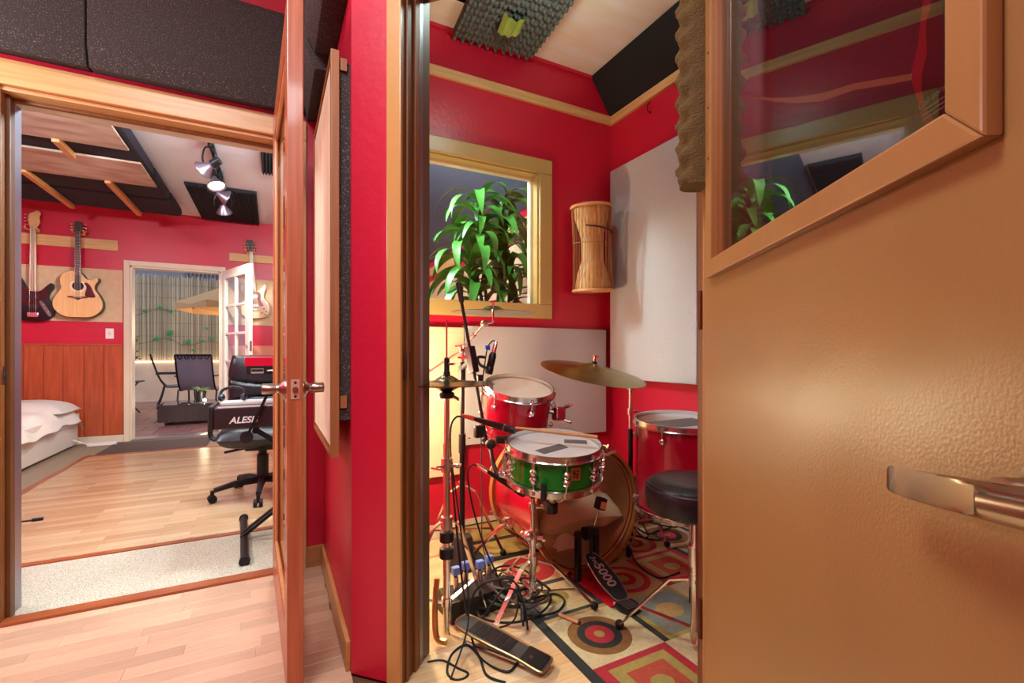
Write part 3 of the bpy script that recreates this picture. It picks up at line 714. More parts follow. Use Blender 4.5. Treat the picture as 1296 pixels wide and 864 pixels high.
# -- ribbed foam pads on the ceiling
def ribpad(x0, y0, x1, y1, z1, label, n, th=.045):
    b = MB(); b.bx(x0, y0, z1 - .02, x1, y1, z1)
    w = (x1 - x0) / n
    for i in range(n):
        xa = x0 + i * w
        b.add([(xa, y0, z1 - .02), (xa + w, y0, z1 - .02), (xa + w * .62, y0, z1 - th), (xa + w * .38, y0, z1 - th), (xa, y1, z1 - .02), (xa + w, y1, z1 - .02), (xa + w * .62, y1, z1 - th), (xa + w * .38, y1, z1 - th)],
              [(0, 1, 2, 3), (7, 6, 5, 4), (1, 5, 6, 2), (2, 6, 7, 3), (3, 7, 4, 0)])
    return tag(b.build('ribbed_foam_pad', M_FOAMDK, smooth=0), label, 'acoustic foam')
ribpad(-.785, 5.67, -.145, 7.0, HL, 'large ribbed black foam pad on the ceiling behind the track lamps', 27)
ribpad(-.085, 4.0, .5, 4.98, HL, 'ribbed black foam pad on the ceiling beside the doorway head', 22)
ribpad(.12, 5.67, .75, 7.0, HL, 'ribbed black foam pad on the ceiling above the white window', 24)
ribpad(.80, 4.6, 1.2, 6.3, HL, 'ribbed black foam pad on the ceiling toward the right wall', 24)
# sloping dark panel over the right wall (seen through the drum room window)
b = MB(); b.add([(XLR - .01, 3.0, 2.36), (XLR - .01, 6.95, 2.36), (1.22, 6.95, HL - .02), (1.22, 3.0, HL - .02), (XLR - .01, 3.0, 2.41), (XLR - .01, 6.95, 2.41), (1.26, 6.95, HL), (1.26, 3.0, HL)],
    [(0, 1, 2, 3), (7, 6, 5, 4), (0, 4, 5, 1), (1, 5, 6, 2), (2, 6, 7, 3), (3, 7, 4, 0)])
tag(b.build('sloped_ceiling_panel', mat('slate_panel_cloth', '#47505e', .9), smooth=0), 'slate grey panel sloping from the right wall up to the ceiling', 'acoustic panel')
# -- hanger rails and cloth panels
def rail(label, x0, x1, z0, z1, y=YF, m=M_PINE):
    return tag(MB().bx(x0, y - .02, z0, x1, y, z1).build('hanger_rail', m, bevel=.003), label, 'wall rail')
rail('pine hanger rail holding the bass and the acoustic guitar', XLL + .1, -1.617, 2.262, 2.382)
rail('pine hanger rail holding the cream electric guitar', -.49, .04, 2.25, 2.352)
tag(MB().bx(XLR - .02, 3.2, 2.16, XLR, 6.9, 2.28).build('hanger_rail', M_PINEY, bevel=.003), 'long pine hanger rail on the right wall of the live room', 'wall rail')
def panel(label, x0, x1, z0, z1):
    return tag(MB().bx(x0, YF - .012, z0, x1, YF, z1).build('cloth_wall_panel', M_FABRIC, bevel=.002), label, 'wall panel')
panel('beige mottled wall panel behind the bass and acoustic guitar', XLL + .05, -1.575, 1.417, 2.035)
panel('beige mottled wall panel behind the cream electric guitar', -.5, .045, 1.42, 2.03)
tag(MB().bx(XLR - .012, 3.1, 1.35, XLR, 6.95, 2.08).build('cloth_wall_panel', M_FABRIC, bevel=.002), 'long beige wall panel on the right wall of the live room', 'wall panel')
# light switch
sw = thing('light_switch', 'white light switch beside the patio doorway', 'switch', (-1.697, YF, 1.283))
MB().bx(-.038, -.008, -.06, .038, 0, .06).build('switch_plate', M_WHITEPL, sw, bevel=.003); MB().bx(-.009, -.013, -.018, .009, -.008, .018).build('toggle', M_CREAM, sw, bevel=.002)

# -- guitars
def smoothpoly(pts, n=6): return [(p.x, p.y) for p in catmull([(a, c, 0) for a, c in pts], n, True)]
MGU = frame((0, 0, 0), (1, 0, 0), (0, 0, 1), (0, -1, 0))      # poly in x,z ; thickness towards the viewer (-y)
M_SPRUCE = wood('spruce_top', '#e6bd82', '#d6a566', .3, (40, 40, 1), coat=.3)
M_ROSE = wood('rosewood', '#3c2418', '#281610', .4)
M_TORT = mat('tortoise_guard', '#541216', .25, var=.8, vscale=30, vcol='#240608')
M_STRING = mat('steel_string', '#c8c4bc', .3, 1.0)
def neck(t, x, z0, z1, w0, w1, y0, y1, m_neck, m_board, frets, strings, sz0):
    MB().prism([(x - w0 / 2, z0), (x + w0 / 2, z0), (x + w1 / 2, z1), (x - w1 / 2, z1)], y0, y1, MGU).build('neck', m_neck, t, bevel=.002)
    fb = MB().prism([(x - w0 / 2, z0), (x + w0 / 2, z0), (x + w1 / 2, z1), (x - w1 / 2, z1)], y1, y1 + .005, MGU).build('fretboard', m_board, t)
    for k in range(1, frets + 1):
        L = (z1 - sz0); zz = z1 - L * (1 - 2 ** (-k / 12.))
        if zz < z0 + .005: break
        w = w0 + (w1 - w0) * (zz - z0) / (z1 - z0)
        MB().bx(x - w / 2, -(y1 + .0065), zz - .0012, x + w / 2, -(y1 + .004), zz + .0012).build('fret', M_STRING, fb, smooth=0)
    for k in range(strings):
        f = (k / (strings - 1) - .5) * .8
        MB().cyl((x + f * w0 * 1.1, -(y1 + .012), sz0), (x + f * w1, -(y1 + .008), z1 + .01), .0009, n=5).build('string', M_STRING, t)
def tuners(t, x, zs, w, y, side, m):
    for z in zs:
        for s in side:
            q = MB().cyl((x + s * w, -y, z), (x + s * (w + .022), -y, z), .0035, n=8).build('tuner_shaft', m, t)
            MB().ball((x + s * (w + .028), -y, z), .009, (1, .5, .8), 10, 6).build('tuner_button', m, q)
            MB().cyl((x + s * (w - .012), -y - .008, z), (x + s * (w - .012), -y - .022, z), .004, n=8).build('string_post', m, q)
# acoustic
ag = thing('acoustic_guitar', 'natural spruce acoustic guitar with a cutaway and dark red pickguard on the wall', 'guitar', (-1.945, YF - .035, 1.455))
body = smoothpoly([(0, 0), (.12, .010), (.2, .08), (.217, .17), (.185, .26), (.148, .325), (.152, .38), (.178, .43), (.168, .462), (.12, .435), (.07, .445), (.035, .495), (0, .525), (-.08, .522), (-.14, .475), (-.155, .40), (-.145, .33), (-.182, .26), (-.217, .17), (-.2, .08), (-.12, .010)], 6)
MB().prism(body, 0, .093, MGU).build('body', M_ROSE, ag, bevel=.004)
MB().prism([(x * .985, .262 + (z - .262) * .985) for x, z in body], .0925, .098, MGU).build('soundboard', M_SPRUCE, ag, bevel=.002)
A = frame((.0, -.098, .355), (1, 0, 0), (0, 0, 1), (0, -1, 0))
MB().lathe([(0, .001), (.05, .001), (.05, .0012), (0, .0012)], 28, A).build('soundhole', M_RUBBER, ag)
MB().torus(.062, .006, A @ Matrix.Diagonal((1, 1, .25, 1)), 32, 6).build('rosette', mat('rosette_ivory', '#e8dcc0', .5), ag)
MB().prism(smoothpoly([(.055, .39), (.075, .34), (.06, .27), (.075, .235), (.15, .235), (.135, .29), (.11, .36), (.08, .395)], 4), .0985, .1, MGU).build('pickguard', M_TORT, ag)
br = MB().prism(smoothpoly([(-.085, .225), (-.03, .215), (0, .198), (.03, .215), (.085, .225), (.075, .238), (0, .235), (-.075, .238)], 4), .098, .108, MGU).build('bridge', M_ROSE, ag)
MB().bx(-.04, -.111, .226, .04, -.107, .229).build('saddle', M_WHITEPL, br)
neck(ag, 0, .40, .965, .056, .045, .082, .1, M_ROSE, M_ROSE, 18, 6, .228)
MB().prism([(-.028, .965), (.028, .965), (.04, 1.075), (.02, 1.088), (-.02, 1.088), (-.04, 1.075)], .075, .092, MGU).build('headstock', M_ROSE, ag, bevel=.002)
tuners(ag, 0, (.985, 1.02, 1.055), .034, .084, (-1, 1), M_CHROME)
# bass
bg = thing('bass_guitar', 'black bass guitar with a dark red pickguard and maple head hanging by the doorway', 'guitar', (-2.335, YF - .03, 1.405))
bb = smoothpoly([(.0, .0), (.12, .02), (.17, .09), (.165, .17), (.125, .25), (.13, .31), (.165, .38), (.15, .43), (.11, .40), (.06, .34), (0, .33), (-.05, .35), (-.10, .47), (-.15, .50), (-.175, .42), (-.145, .32), (-.15, .24), (-.185, .15), (-.175, .06), (-.1, .01)], 6)
MB().prism(bb, 0, .042, MGU).build('body', mat('gloss_black', '#0d0d0f', .3), bg, bevel=.008, seg=3)
MB().prism(smoothpoly([(-.12, .42), (-.02, .33), (.06, .34), (.12, .39), (.11, .30), (.075, .22), (.09, .17), (.0, .16), (-.10, .2), (-.11, .32)], 4), .042, .045, MGU).build('pickguard', M_TORT, bg)
cp = MB().prism(smoothpoly([(.05, .21), (.075, .22), (.13, .12), (.15, .07), (.13, .055), (.1, .1)], 4), .045, .047, MGU).build('control_plate', M_TAPE, bg)
for x, z in ((.085, .18), (.105, .14), (.125, .10)): MB().cyl((x, -.047, z), (x, -.062, z), .009, n=12).build('knob', M_CHROME, cp)
MB().bx(-.045, -.062, .045, .045, -.042, .095).build('bridge', M_CHROME, bg, bevel=.003)
for z in (.15, .25): MB().bx(-.045, -.054, z, .045, -.045, z + .03).build('pickup', M_BLKPLAS, bg, bevel=.003)
neck(bg, 0, .33, 1.03, .06, .042, .035, .052, M_PINE, wood('maple_board', '#d8c0a4', '#b89a78', .4), 20, 4, .07)
MB().prism(smoothpoly([(-.022, 1.03), (.022, 1.03), (.055, 1.09), (.05, 1.15), (.062, 1.19), (.04, 1.22), (0, 1.2), (-.035, 1.17), (-.04, 1.1)], 4), .036, .052, MGU).build('headstock', M_PINE, bg, bevel=.002)
tuners(bg, 0, (1.06, 1.095, 1.13, 1.165), .04, .044, (-1,), M_CHROME)
# cream electric
eg = thing('electric_guitar', 'cream electric guitar with a black headstock beside the white french door', 'guitar', (-.185, YF - .03, 1.51))
eg.rotation_euler = (0, math.radians(-4), 0)
eb = smoothpoly([(0, 0), (.11, .015), (.165, .09), (.16, .18), (.115, .26), (.115, .32), (.145, .40), (.13, .44), (.09, .40), (.045, .36), (-.04, .36), (-.09, .42), (-.135, .44), (-.15, .38), (-.115, .31), (-.12, .24), (-.165, .16), (-.16, .07), (-.1, .012)], 6)
MB().prism(eb, 0, .045, MGU).build('body', mat('cream_lacquer', '#ecd6ac', .2, coat=.5), eg, bevel=.007, seg=3)
MB().prism(smoothpoly([(.03, .35), (.075, .32), (.07, .24), (.1, .16), (.05, .17), (.035, .26)], 4), .046, .05, MGU).build('pickguard', mat('copper_guard', '#b4653c', .3), eg)
for z in (.15, .27): MB().bx(-.04, -.056, z, .04, -.046, z + .035).build('pickup', M_CHROME, eg, bevel=.003)
MB().bx(-.04, -.06, .1, .04, -.046, .118).build('bridge', M_CHROME, eg, bevel=.002)
for x, z in ((.1, .12), (.125, .085), (.08, .07), (.11, .045)): MB().cyl((x, -.046, z), (x, -.058, z), .011, n=12).build('knob', MATS['copper_guard'], eg)
neck(eg, 0, .33, .87, .052, .043, .04, .058, M_PINE, wood('pale_board', '#cdb08a', '#a88a66', .4), 20, 6, .11)
MB().prism([(-.024, .87), (.024, .87), (.042, .98), (.03, 1.03), (0, 1.02), (-.03, 1.03), (-.042, .98)], .04, .055, MGU).build('headstock', M_BLKPLAS, eg, bevel=.002)
tuners(eg, 0, (.9, .935, .97), .036, .048, (-1, 1), mat('gold_tuner', '#c8a860', .3, .9))
for nm, x, z, lab in (('guitar_hanger', -1.945, 2.435, 'wooden yoke hanger holding the acoustic guitar'), ('guitar_hanger', -2.335, 2.425, 'pale yoke hanger holding the bass guitar'), ('guitar_hanger', -.25, 2.375, 'wooden yoke hanger holding the cream electric guitar')):
    hgr = thing(nm, lab, 'guitar hanger', (x, YF - .02, z))
    MB().bx(-.04, -.03, -.03, .04, 0, .0).build('block', M_PINE, hgr, bevel=.004)
    for s in (-1, 1): MB().tube(catmull([(s * .012, -.03, -.015), (s * .045, -.055, -.012), (s * .05, -.1, -.01), (s * .045, -.125, .004)], 5), .008).build('yoke_arm', M_PINE, hgr)

# -- track lamps
TX = -.44
tk = thing('track_light', 'black ceiling track carrying spot lamps', 'track light', (TX, 4.2, HL))
MB().bx(-.018, 0, -.03, .018, 1.44, 0).build('track_rail', M_BLKMETAL, tk, bevel=.002); MB().bx(-.06, .02, -.045, .06, .12, 0).build('feed_box', M_BLKMETAL, tk, bevel=.003)
M_LAMP = mat('lit_lamp_glass', '#ffffff', .2, emit='#fff3df', estr=9)
def spot(y, dirv, lab, dx=0.0, power=60):
    t = thing('spot_lamp', lab, 'spot lamp', (TX + dx, y, HL - .03)); K = 1.3
    d = Vector(dirv).normalized(); c = Vector((0, 0, -.2))
    MB().cyl((0, 0, 0), (0, 0, -.05), .018, n=12).build('stem', M_BLKMETAL, t)
    u = d.cross(Vector((0, 0, 1))).normalized()
    for s in (-1, 1):
        MB().tube(catmull([Vector((0, 0, -.045)), u * s * .055 + Vector((0, 0, -.08)), u * s * .08 + Vector((0, 0, -.15)), u * s * .075 + c], 5), .007, n=6).build('yoke_arm', M_BLKMETAL, t)
    A = align(c - d * .09, c + d) @ Matrix.Scale(K, 4)
    MB().lathe([(0, 0), (.024, 0), (.026, .045), (.026, .05), (.022, .05), (.02, .045)], 20, A).build('lamp_socket', M_BLKMETAL, t)
    MB().lathe([(.016, .05), (.022, .07), (.052, .115), (.056, .12), (.056, .125), (.05, .122), (.02, .075)], 24, A).build('reflector', M_STRIP, t)
    MB().lathe([(0, .112), (.048, .112), (.048, .116), (0, .118)], 20, A).build('lamp_glass', M_LAMP, t)
    p = Vector((TX + dx, y, HL - .03)) + c + d * .1
    light('spot_lamp_light', 'SPOT', p, power, (1.0, .95, .88), .04, p + d, 75, .7)
spot(4.42, (-.8, .5, -.5), 'spot lamp on the track turned toward the guitars', power=95)
spot(4.75, (.25, -.3, -.9), 'spot lamp on the track aimed down at the carpet strip', power=40)
spot(5.15, (.9, .35, -.35), 'spot lamp on the track turned toward the right wall', power=50)
spot(5.56, (.1, .55, -.7), 'spot lamp on the track end, facing the foam pad', .0, 90)

# -- daybed with duvet
db = thing('daybed', 'low white upholstered daybed in the corner under the bass guitar', 'daybed', (-2.44, 5.9, 0))
MB().bx(-.48, -1.05, .02, .48, 1.08, .27).build('bed_base', mat('white_upholstery', '#ddd6c8', .8, bump=.1, bscale=60), db, bevel=.02, seg=3)
def duv(u, v):
    a = u * 2 - 1; sx = .52 * (1 if abs(a) < .999 else 1)
    edge = max(0, abs(a) - .72) / .28
    z = .45 - .17 * edge ** 2.2 + .012 * math.sin(v * 31 + a * 4) * (1 - edge * .3) + .02 * math.sin(v * 9 + 1) 
    x = .54 * a + .012 * math.sin(v * 23)
    ve = max(0, abs(v * 2 - 1) - .9) / .1
    return (x, -1.06 + v * 2.12, z - .1 * ve ** 2)
M_DUVET = mat('white_duvet', '#e6ded2', .85, bump=.25, bscale=9)
b = MB().grid(28, 60, duv)
b.bx(-.5, -1.03, .26, .5, 1.04, .37); b.build('duvet', M_DUVET, db, smooth=60)
def pil(u, v):
    a = u * 2 - 1; c = v * 2 - 1; e = (1 - abs(a) ** 3.5) * (1 - abs(c) ** 3.5)
    return (.5 * a, .28 * c, .13 * max(e, 0) ** .5)
for z, yy, in ((.40, .72),):
    b = MB(); b.grid(20, 16, pil, Matrix.Translation((.03, yy, z + .03))); b.grid(20, 16, lambda u, v: (pil(u, v)[0], pil(u, v)[1], -pil(u, v)[2] * .3), Matrix.Translation((.03, yy, z + .03)))
    b.build('folded_blanket', mat('grey_white_blanket', '#cfc9c0', .85, bump=.2, bscale=14), db, smooth=60)
# runner rugs, floor bits
tag(MB().bx(-1.62, 6.24, -.004, -.66, 6.93, .006).build('runner_rug', M_RUNNER, bevel=.002), 'dark brown runner rug in front of the patio doorway', 'rug')
ps = thing('power_strip', 'white power strip with a cord on the floor beside the daybed', 'power strip', (-1.83, 6.86, 0))
MB().bx(-.02, -.02, 0, .24, .025, .035).build('strip_body', M_WHITEPL, ps, bevel=.005)
MB().tube(catmull([(-.02, 0, .02), (-.08, -.03, .06), (-.16, -.04, .09), (-.2, 0, .03), (-.16, .06, .008)], 8), .006).build('cord', M_WHITEPL, ps)
ft = thing('cable_plug', 'dark cable plug lying on the laminate by the doorway', 'cable', flr(40, 661))
MB().cyl((-.14, 0, .012), (.03, .01, .012), .005, n=8).build('cable', M_BLKPLAS, ft); MB().cyl((.0, .008, .013), (.05, .011, .013), .012, n=10).build('plug', M_BLKPLAS, ft)

# -- keyboards on an X stand
ks = thing('keyboard_stand', 'black folding X keyboard stand on the beige carpet strip', 'keyboard stand', (.28, 3.0, 0))
for (x, yy) in ((-.43, 0), (.45, 0)):
    ya_ = -.34 if x < 0 else -.06
    MB().cyl((x + .03, ya_, .022), (x - .005, .34, .022), .02, n=12).build('foot_bar', M_BLKMETAL, ks)
    for e in (ya_ - .005, .345): MB().cyl((x + (-.005 if e > 0 else .03), e - .012, .022), (x + (-.005 if e > 0 else .03), e + .012, .022), .025, n=12).build('rubber_cap', M_RUBBER, ks)
for s in (-1, 1):
    for yy in (-.03, .03): 
        MB().bar((s * -.43, yy + s * .012, .03), (s * .36, yy + s * .012, .62), .03, .016).build('cross_bar', M_BLKMETAL, ks)
MB().cyl((-.0, -.07, .33), (0, .07, .33), .03, n=16).build('pivot_bolt', M_BLKMETAL, ks)
for s in (-1, 1):
    MB().cyl((s * .36, -.09, .625), (s * .36, .3, .625), .016, n=10).build('support_bar', M_BLKMETAL, ks)
    a = (s * .40, -.115, .60); c_ = (s * .26, -.115, .92)
    MB().bar(a, c_, .03, .014).build('upright_arm', M_BLKMETAL, ks)
    MB().bar(c_, (s * .26, .2, .925), .03, .014).build('upper_arm', M_BLKMETAL, ks)
    q = MB().cyl((s * .40, -.128, .60), (s * .40, -.108, .60), .032, n=16).build('clamp_knob', M_BLKPLAS, ks)
kb = thing('stage_keyboard', 'long black keyboard with white lettering on its back, on the lower stand tier', 'keyboard', (.405, 3.055, .645))
MB().bx(-.68, -.16, 0, .52, .16, .115).build('keyboard_case', mat('dark_plum_case', '#2a1c20', .4), kb, bevel=.012, seg=3)
for s in (-.69, .53): MB().bx(s - .012, -.165, -.003, s + .012, .165, .125).build('end_cheek', M_BLKPLAS, kb, bevel=.008)
MB().bx(-.66, .0, .113, .5, .15, .128).build('key_bed', M_WHITEPL, kb, bevel=.003)
MB().bx(-.66, -.155, .113, .5, -.15, .122).build('top_edge_strip', M_WHITEPL, kb, bevel=.001)
text_mesh('lettering', 'ALESIS', .047, M_TEXTW, kb, frame((-.54, -.1612, .045), (1, 0, 0), (0, 0, 1), (0, -1, 0)), shear=.25, bold=.0012)
rk = thing('red_synthesizer', 'red keyboard with a black back panel on the upper stand tier', 'keyboard', (.37, 3.02, .935))
MB().bx(-.5, -.13, .045, .5, .15, .095).build('red_case', mat('red_lacquer_case', '#d3123a', .3), rk, bevel=.006)
bp_ = MB().bx(-.495, -.125, 0, .495, .145, .045).build('back_panel', M_BLKPLAS, rk, bevel=.003)
MB().bx(-.47, -.127, .005, -.41, -.1255, .032).build('label_plate', M_TEXTG, bp_); MB().bx(-.36, -.127, .012, -.25, -.1255, .04).build('label_plate', M_TEXTG, bp_)
MB().bx(-.468, -.128, .016, -.412, -.1262, .028).build('label_print', M_BLKPLAS, bp_)
for x in (-.39, -.23): MB().tube(catmull([(x, -.13, .02), (x + .04, -.2, .015), (x + .09, -.19, -.06), (x + .14, -.13, -.16)], 8), .004).build('patch_cable', M_WHITEPL, rk)
hp = thing('headphones', 'dark headphones resting on the end of the long keyboard', 'headphones', (-.2, 3.13, .775))
MB().tube(catmull([(-.06, 0, .02), (-.055, .02, .06), (0, .03, .08), (.055, .02, .06), (.06, 0, .02)], 6), .008).build('headband', M_BLKPLAS, hp)
for s in (-1, 1): MB().ball((s * .055, 0, .022), .035, (.55, 1, .62)).build('ear_cup', mat('navy_cup', '#1a2030', .4) if s < 0 else MATS['navy_cup'], hp)

# -- office chair
oc = thing('office_chair', 'black leather office chair behind the keyboards', 'office chair', (-.06, 3.93, .004), (0, 0, math.radians(-6)))
for k in range(5):
    a = math.radians(200 + 72 * k); d = Vector((math.cos(a), math.sin(a), 0))
    MB().tube([Vector((0, 0, .115)) + d * .03, Vector((0, 0, .11)) + d * .18, Vector((0, 0, .085)) + d * .31], [.028, .022, .017], n=10).build('base_spoke', M_BLKPLAS, oc)
    w = MB(); e = d * .32; t_ = Vector((-d.y, d.x, 0))
    for s in (-1, 1): w.cyl(e + t_ * s * .008 + Vector((0, 0, .028)), e + t_ * s * .028 + Vector((0, 0, .028)), .027, n=16)
    w.cyl(e + Vector((0, 0, .03)), e + Vector((0, 0, .085)), .012, n=10); w.build('caster', M_RUBBER, oc)
MB().lathe([(0, .1), (.04, .1), (.04, .3), (.028, .3), (.028, .36), (0, .36)], 18).build('gas_column', M_BLKPLAS, oc)
MB().bx(-.1, -.12, .345, .1, .12, .385).build('seat_mechanism', M_BLKMETAL, oc, bevel=.01)
MB().cyl((-.1, -.06, .36), (-.23, -.1, .345), .009, n=8).build('lever', M_BLKPLAS, oc); 
def cush(w, d, h, n=24):
    b = MB()
    def top(u, v):
        a = u * 2 - 1; c = v * 2 - 1; e = max(0, 1 - abs(a) ** 4) * max(0, 1 - abs(c) ** 4)
        return (w * a * (1 - .06 * c * c), d * c * (1 - .06 * a * a), h * max(e, 0) ** .4)
    b.grid(n, n, top); b.grid(n, n, lambda u, v: (top(u, v)[0] * .96, top(u, v)[1] * .96, -top(u, v)[2]))
    return b
b = cush(.28, .27, .082); 
for i, v in enumerate(b.v): b.v[i] = v + Vector((0, 0, .45))
b.build('seat', M_LEATHER, oc, smooth=60)
def back(u, v):
    a = u * 2 - 1; z = .50 + v * .53; w = .27 * (1 - .12 * max(0, v - .6) ** 2 * 6 - .1 * (1 - v) ** 2)
    e = max(0, 1 - abs(a) ** 5) ** .4 * max(0, 1 - abs(v * 2 - 1) ** 8) ** .4
    groove = .016 * (math.exp(-((v - .34 - .06 * (1 - a * a)) / .018) ** 2) + math.exp(-((v - .66 + .08 * (1 - a * a)) / .018) ** 2))
    return (w * a, .235 + .05 * v + .05 * a * a * -.6 - .07 * e + groove, z)
b = MB().grid(30, 60, back); b.grid(30, 30, lambda u, v: (back(u, v)[0], .25 + .05 * v + .03 * max(0, 1 - abs(u * 2 - 1) ** 5) ** .4, back(u, v)[2]))
o_ = b.build('backrest', M_LEATHER, oc, smooth=60)
MB().bar((0, .1, .41), (0, .27, .44), .06, .02).build('back_bracket', M_BLKMETAL, oc); MB().bar((0, .27, .43), (0, .30, .7), .06, .015).build('back_bar', M_BLKMETAL, oc)
for s in (-1, 1):
    MB().tube(catmull([(s * .24, -.1, .44), (s * .31, -.1, .46), (s * .31, -.08, .62), (s * .31, .1, .64), (s * .28, .22, .62)], 6), .016).build('armrest_loop', M_BLKPLAS, oc)

# ================================================================ PATIO
M_TILE = mat('terracotta_slate', '#8a5a50', .4, var=.6, vcol='#6c4644', vscale=4, rnd=.12)
pf = struct(MB().bx(-4.5, YF2, -.12, 3, 14, -.03).build('floor_patio', mat('tile_grout', '#a89a90', .8), smooth=0), 'reddish tiled patio floor')
tm = MB().bx(.004, .004, 0, .396, .396, .014).mesh('tile', M_TILE, bevel=.003, seg=1, smooth=0)
RT = Matrix.Rotation(0, 4, 'Z')
for i in range(9):
    for j in range(14):
        link('tile', tm, pf, Matrix.Translation((-3.6 + .4 * i + (.2 if j % 2 else 0), YF2 + .02 + .4 * j, -.03)))
FY = 13.3
struct(MB().bx(-6, FY, -.1, 4, FY + .15, .85).build('wall_patio', mat('patio_stucco', '#cbb49c', .8, var=.5, vscale=3, vcol='#ab947e'), smooth=0), 'low stucco wall around the patio')
struct(MB().bx(-6, FY + .7, -.1, 4, FY + .8, 5.0).build('wall_neighbour', mat('grey_block_wall', '#8c8a90', .8, var=.3, vscale=1), smooth=0), 'grey wall beyond the bamboo fence')
b = MB()
x = -1.9
while x < 2:
    b.bx(x, FY + .64, 2.6, x + .05, FY + .69, 3.7); x += .085
tag(b.build('corrugated_panel', mat('grey_siding', '#767078', .7), smooth=0), 'ribbed grey siding panel above the bamboo fence', 'siding')
# reed fence: thousands of thin reeds
b = MB(); rr = random.Random(3); x = -4.2
while x < 2.4:
    hgt = 2.84 + rr.uniform(-.06, .05); w = rr.uniform(.0045, .008); y = FY + .05 + rr.uniform(-.012, .012)
    z0 = .86
    b.mt(rr.randrange(4))
    b.add([(x - w, y, z0), (x, y - w, z0), (x + w, y, z0), (x - w + rr.uniform(-.01, .01), y, hgt), (x + rr.uniform(-.01, .01), y - w, hgt), (x + w, y, hgt)], [(0, 1, 4, 3), (1, 2, 5, 4)])
    x += w * 1.7
rf = b.build('reed_fence', [mat('reed_a', '#b7a88c', .8), mat('reed_b', '#a5967a', .8), mat('reed_c', '#bfb294', .8), mat('reed_d', '#978868', .8)], smooth=0)
tag(rf, 'tall bamboo reed fence on the low patio wall', 'fence'); rf['kind'] = 'stuff'
b = MB()
for z in (1.15, 1.45, 1.75, 2.05, 2.35, 2.65): b.cyl((-4.2, FY + .03, z), (2.4, FY + .03, z), .0022, n=5)
b.build('binding_wire', mat('fence_wire', '#5c5040', .7), rf)
led = tag(MB().bx(-4.2, FY - .03, .852, 2.4, FY + .01, .872).build('led_strip', mat('led_glow', '#ffffff', .5, emit='#ffd9a8', estr=5), smooth=0), 'glowing strip light along the top of the low patio wall', 'strip light')
# ivy
iv = thing('ivy_vine', 'thin ivy vine with sparse green leaves trailing over the reed fence', 'vine', (-2.0, FY, 1.6))
M_IVY = mat('ivy_green', '#2e7a3a', .5)
lf = MB().add([(0, 0, 0), (.07, -.01, .05), (.12, 0, 0), (.07, -.01, -.05), (.05, -.02, 0)], [(0, 4, 1), (4, 2, 1), (0, 3, 4), (3, 2, 4)]).mesh('leaf', M_IVY, smooth=0)
vp = [onY(px, py, FY - .02) - Vector((-2.0, FY, 1.6)) for px, py in ((168, 436), (192, 432), (212, 428), (235, 437), (262, 432), (277, 434))]
MB().tube(catmull(vp, 6), .006, n=5).build('stem', mat('vine_stem', '#6a5a3a', .8), iv)
vp2 = [onY(px, py, FY - .02) - Vector((-2.0, FY, 1.6)) for px, py in ((170, 400), (185, 395), (200, 391), (215, 392))]
MB().tube(catmull(vp2, 6), .006, n=5).build('stem', MATS['vine_stem'], iv)
for px, py, s in ((193, 430, 1.3), (211, 425, 1.5), (235, 430, 1.2), (236, 434, 1), (253, 434, 1), (266, 431, 1), (199, 391, 1), (212, 392, 1), (180, 395, .8), (242, 443, .8), (214, 431, .8), (260, 414, .7)):
    p = onY(px, py, FY - .04) - Vector((-2.0, FY, 1.6))
    link('leaf', lf, iv, Matrix.Translation(p) @ Matrix.Rotation(rr.uniform(-1, 1), 4, 'Y') @ Matrix.Scale(s, 4))
# umbrella
um = thing('patio_umbrella', 'tan patio umbrella open above the garden chairs', 'umbrella', (-.35, 10.6, 0))
MB().cyl((0, 0, 0), (0, 0, 2.75), .024, n=12).build('pole', M_DKMETAL, um)
MB().lathe([(0, 0), (.26, 0), (.26, .05), (.05, .09), (0, .1)], 20).build('base', M_BLKMETAL, um)
M_CANV = mat('tan_canvas', '#b8905f', .85)
n = 8; R_ = 1.25
b = MB(); 
rimp = [Vector((R_ * math.cos(2 * PI * (i + .3) / n), R_ * math.sin(2 * PI * (i + .3) / n), 1.98)) for i in range(n)]
vs = [Vector((0, 0, 2.55))] + rimp + [p + Vector((0, 0, -.13)) for p in rimp] + [(rimp[i] + rimp[(i + 1) % n]) / 2 * 1.0 + Vector((0, 0, -.055)) for i in range(n)]
fs = []
for i in range(n):
    j = (i + 1) % n
    fs += [(0, 1 + i, 1 + 2 * n + i), (0, 1 + 2 * n + i, 1 + j), (1 + i, 1 + n + i, 1 + 2 * n + i), (1 + 2 * n + i, 1 + n + j, 1 + j), (1 + 2 * n + i, 1 + n + i, 1 + n + j)]
b.add(vs, fs); b.build('canopy', M_CANV, um, smooth=0)
for p in rimp: MB().cyl((0, 0, 2.5), p + Vector((0, 0, -.03)), .009, n=6).build('rib', M_DKMETAL, um)
b = MB().lathe([(0, 2.66), (.3, 2.5), (.42, 2.43), (.42, 2.41)], 8); b.build('vent_cap', M_CANV, um, smooth=0)
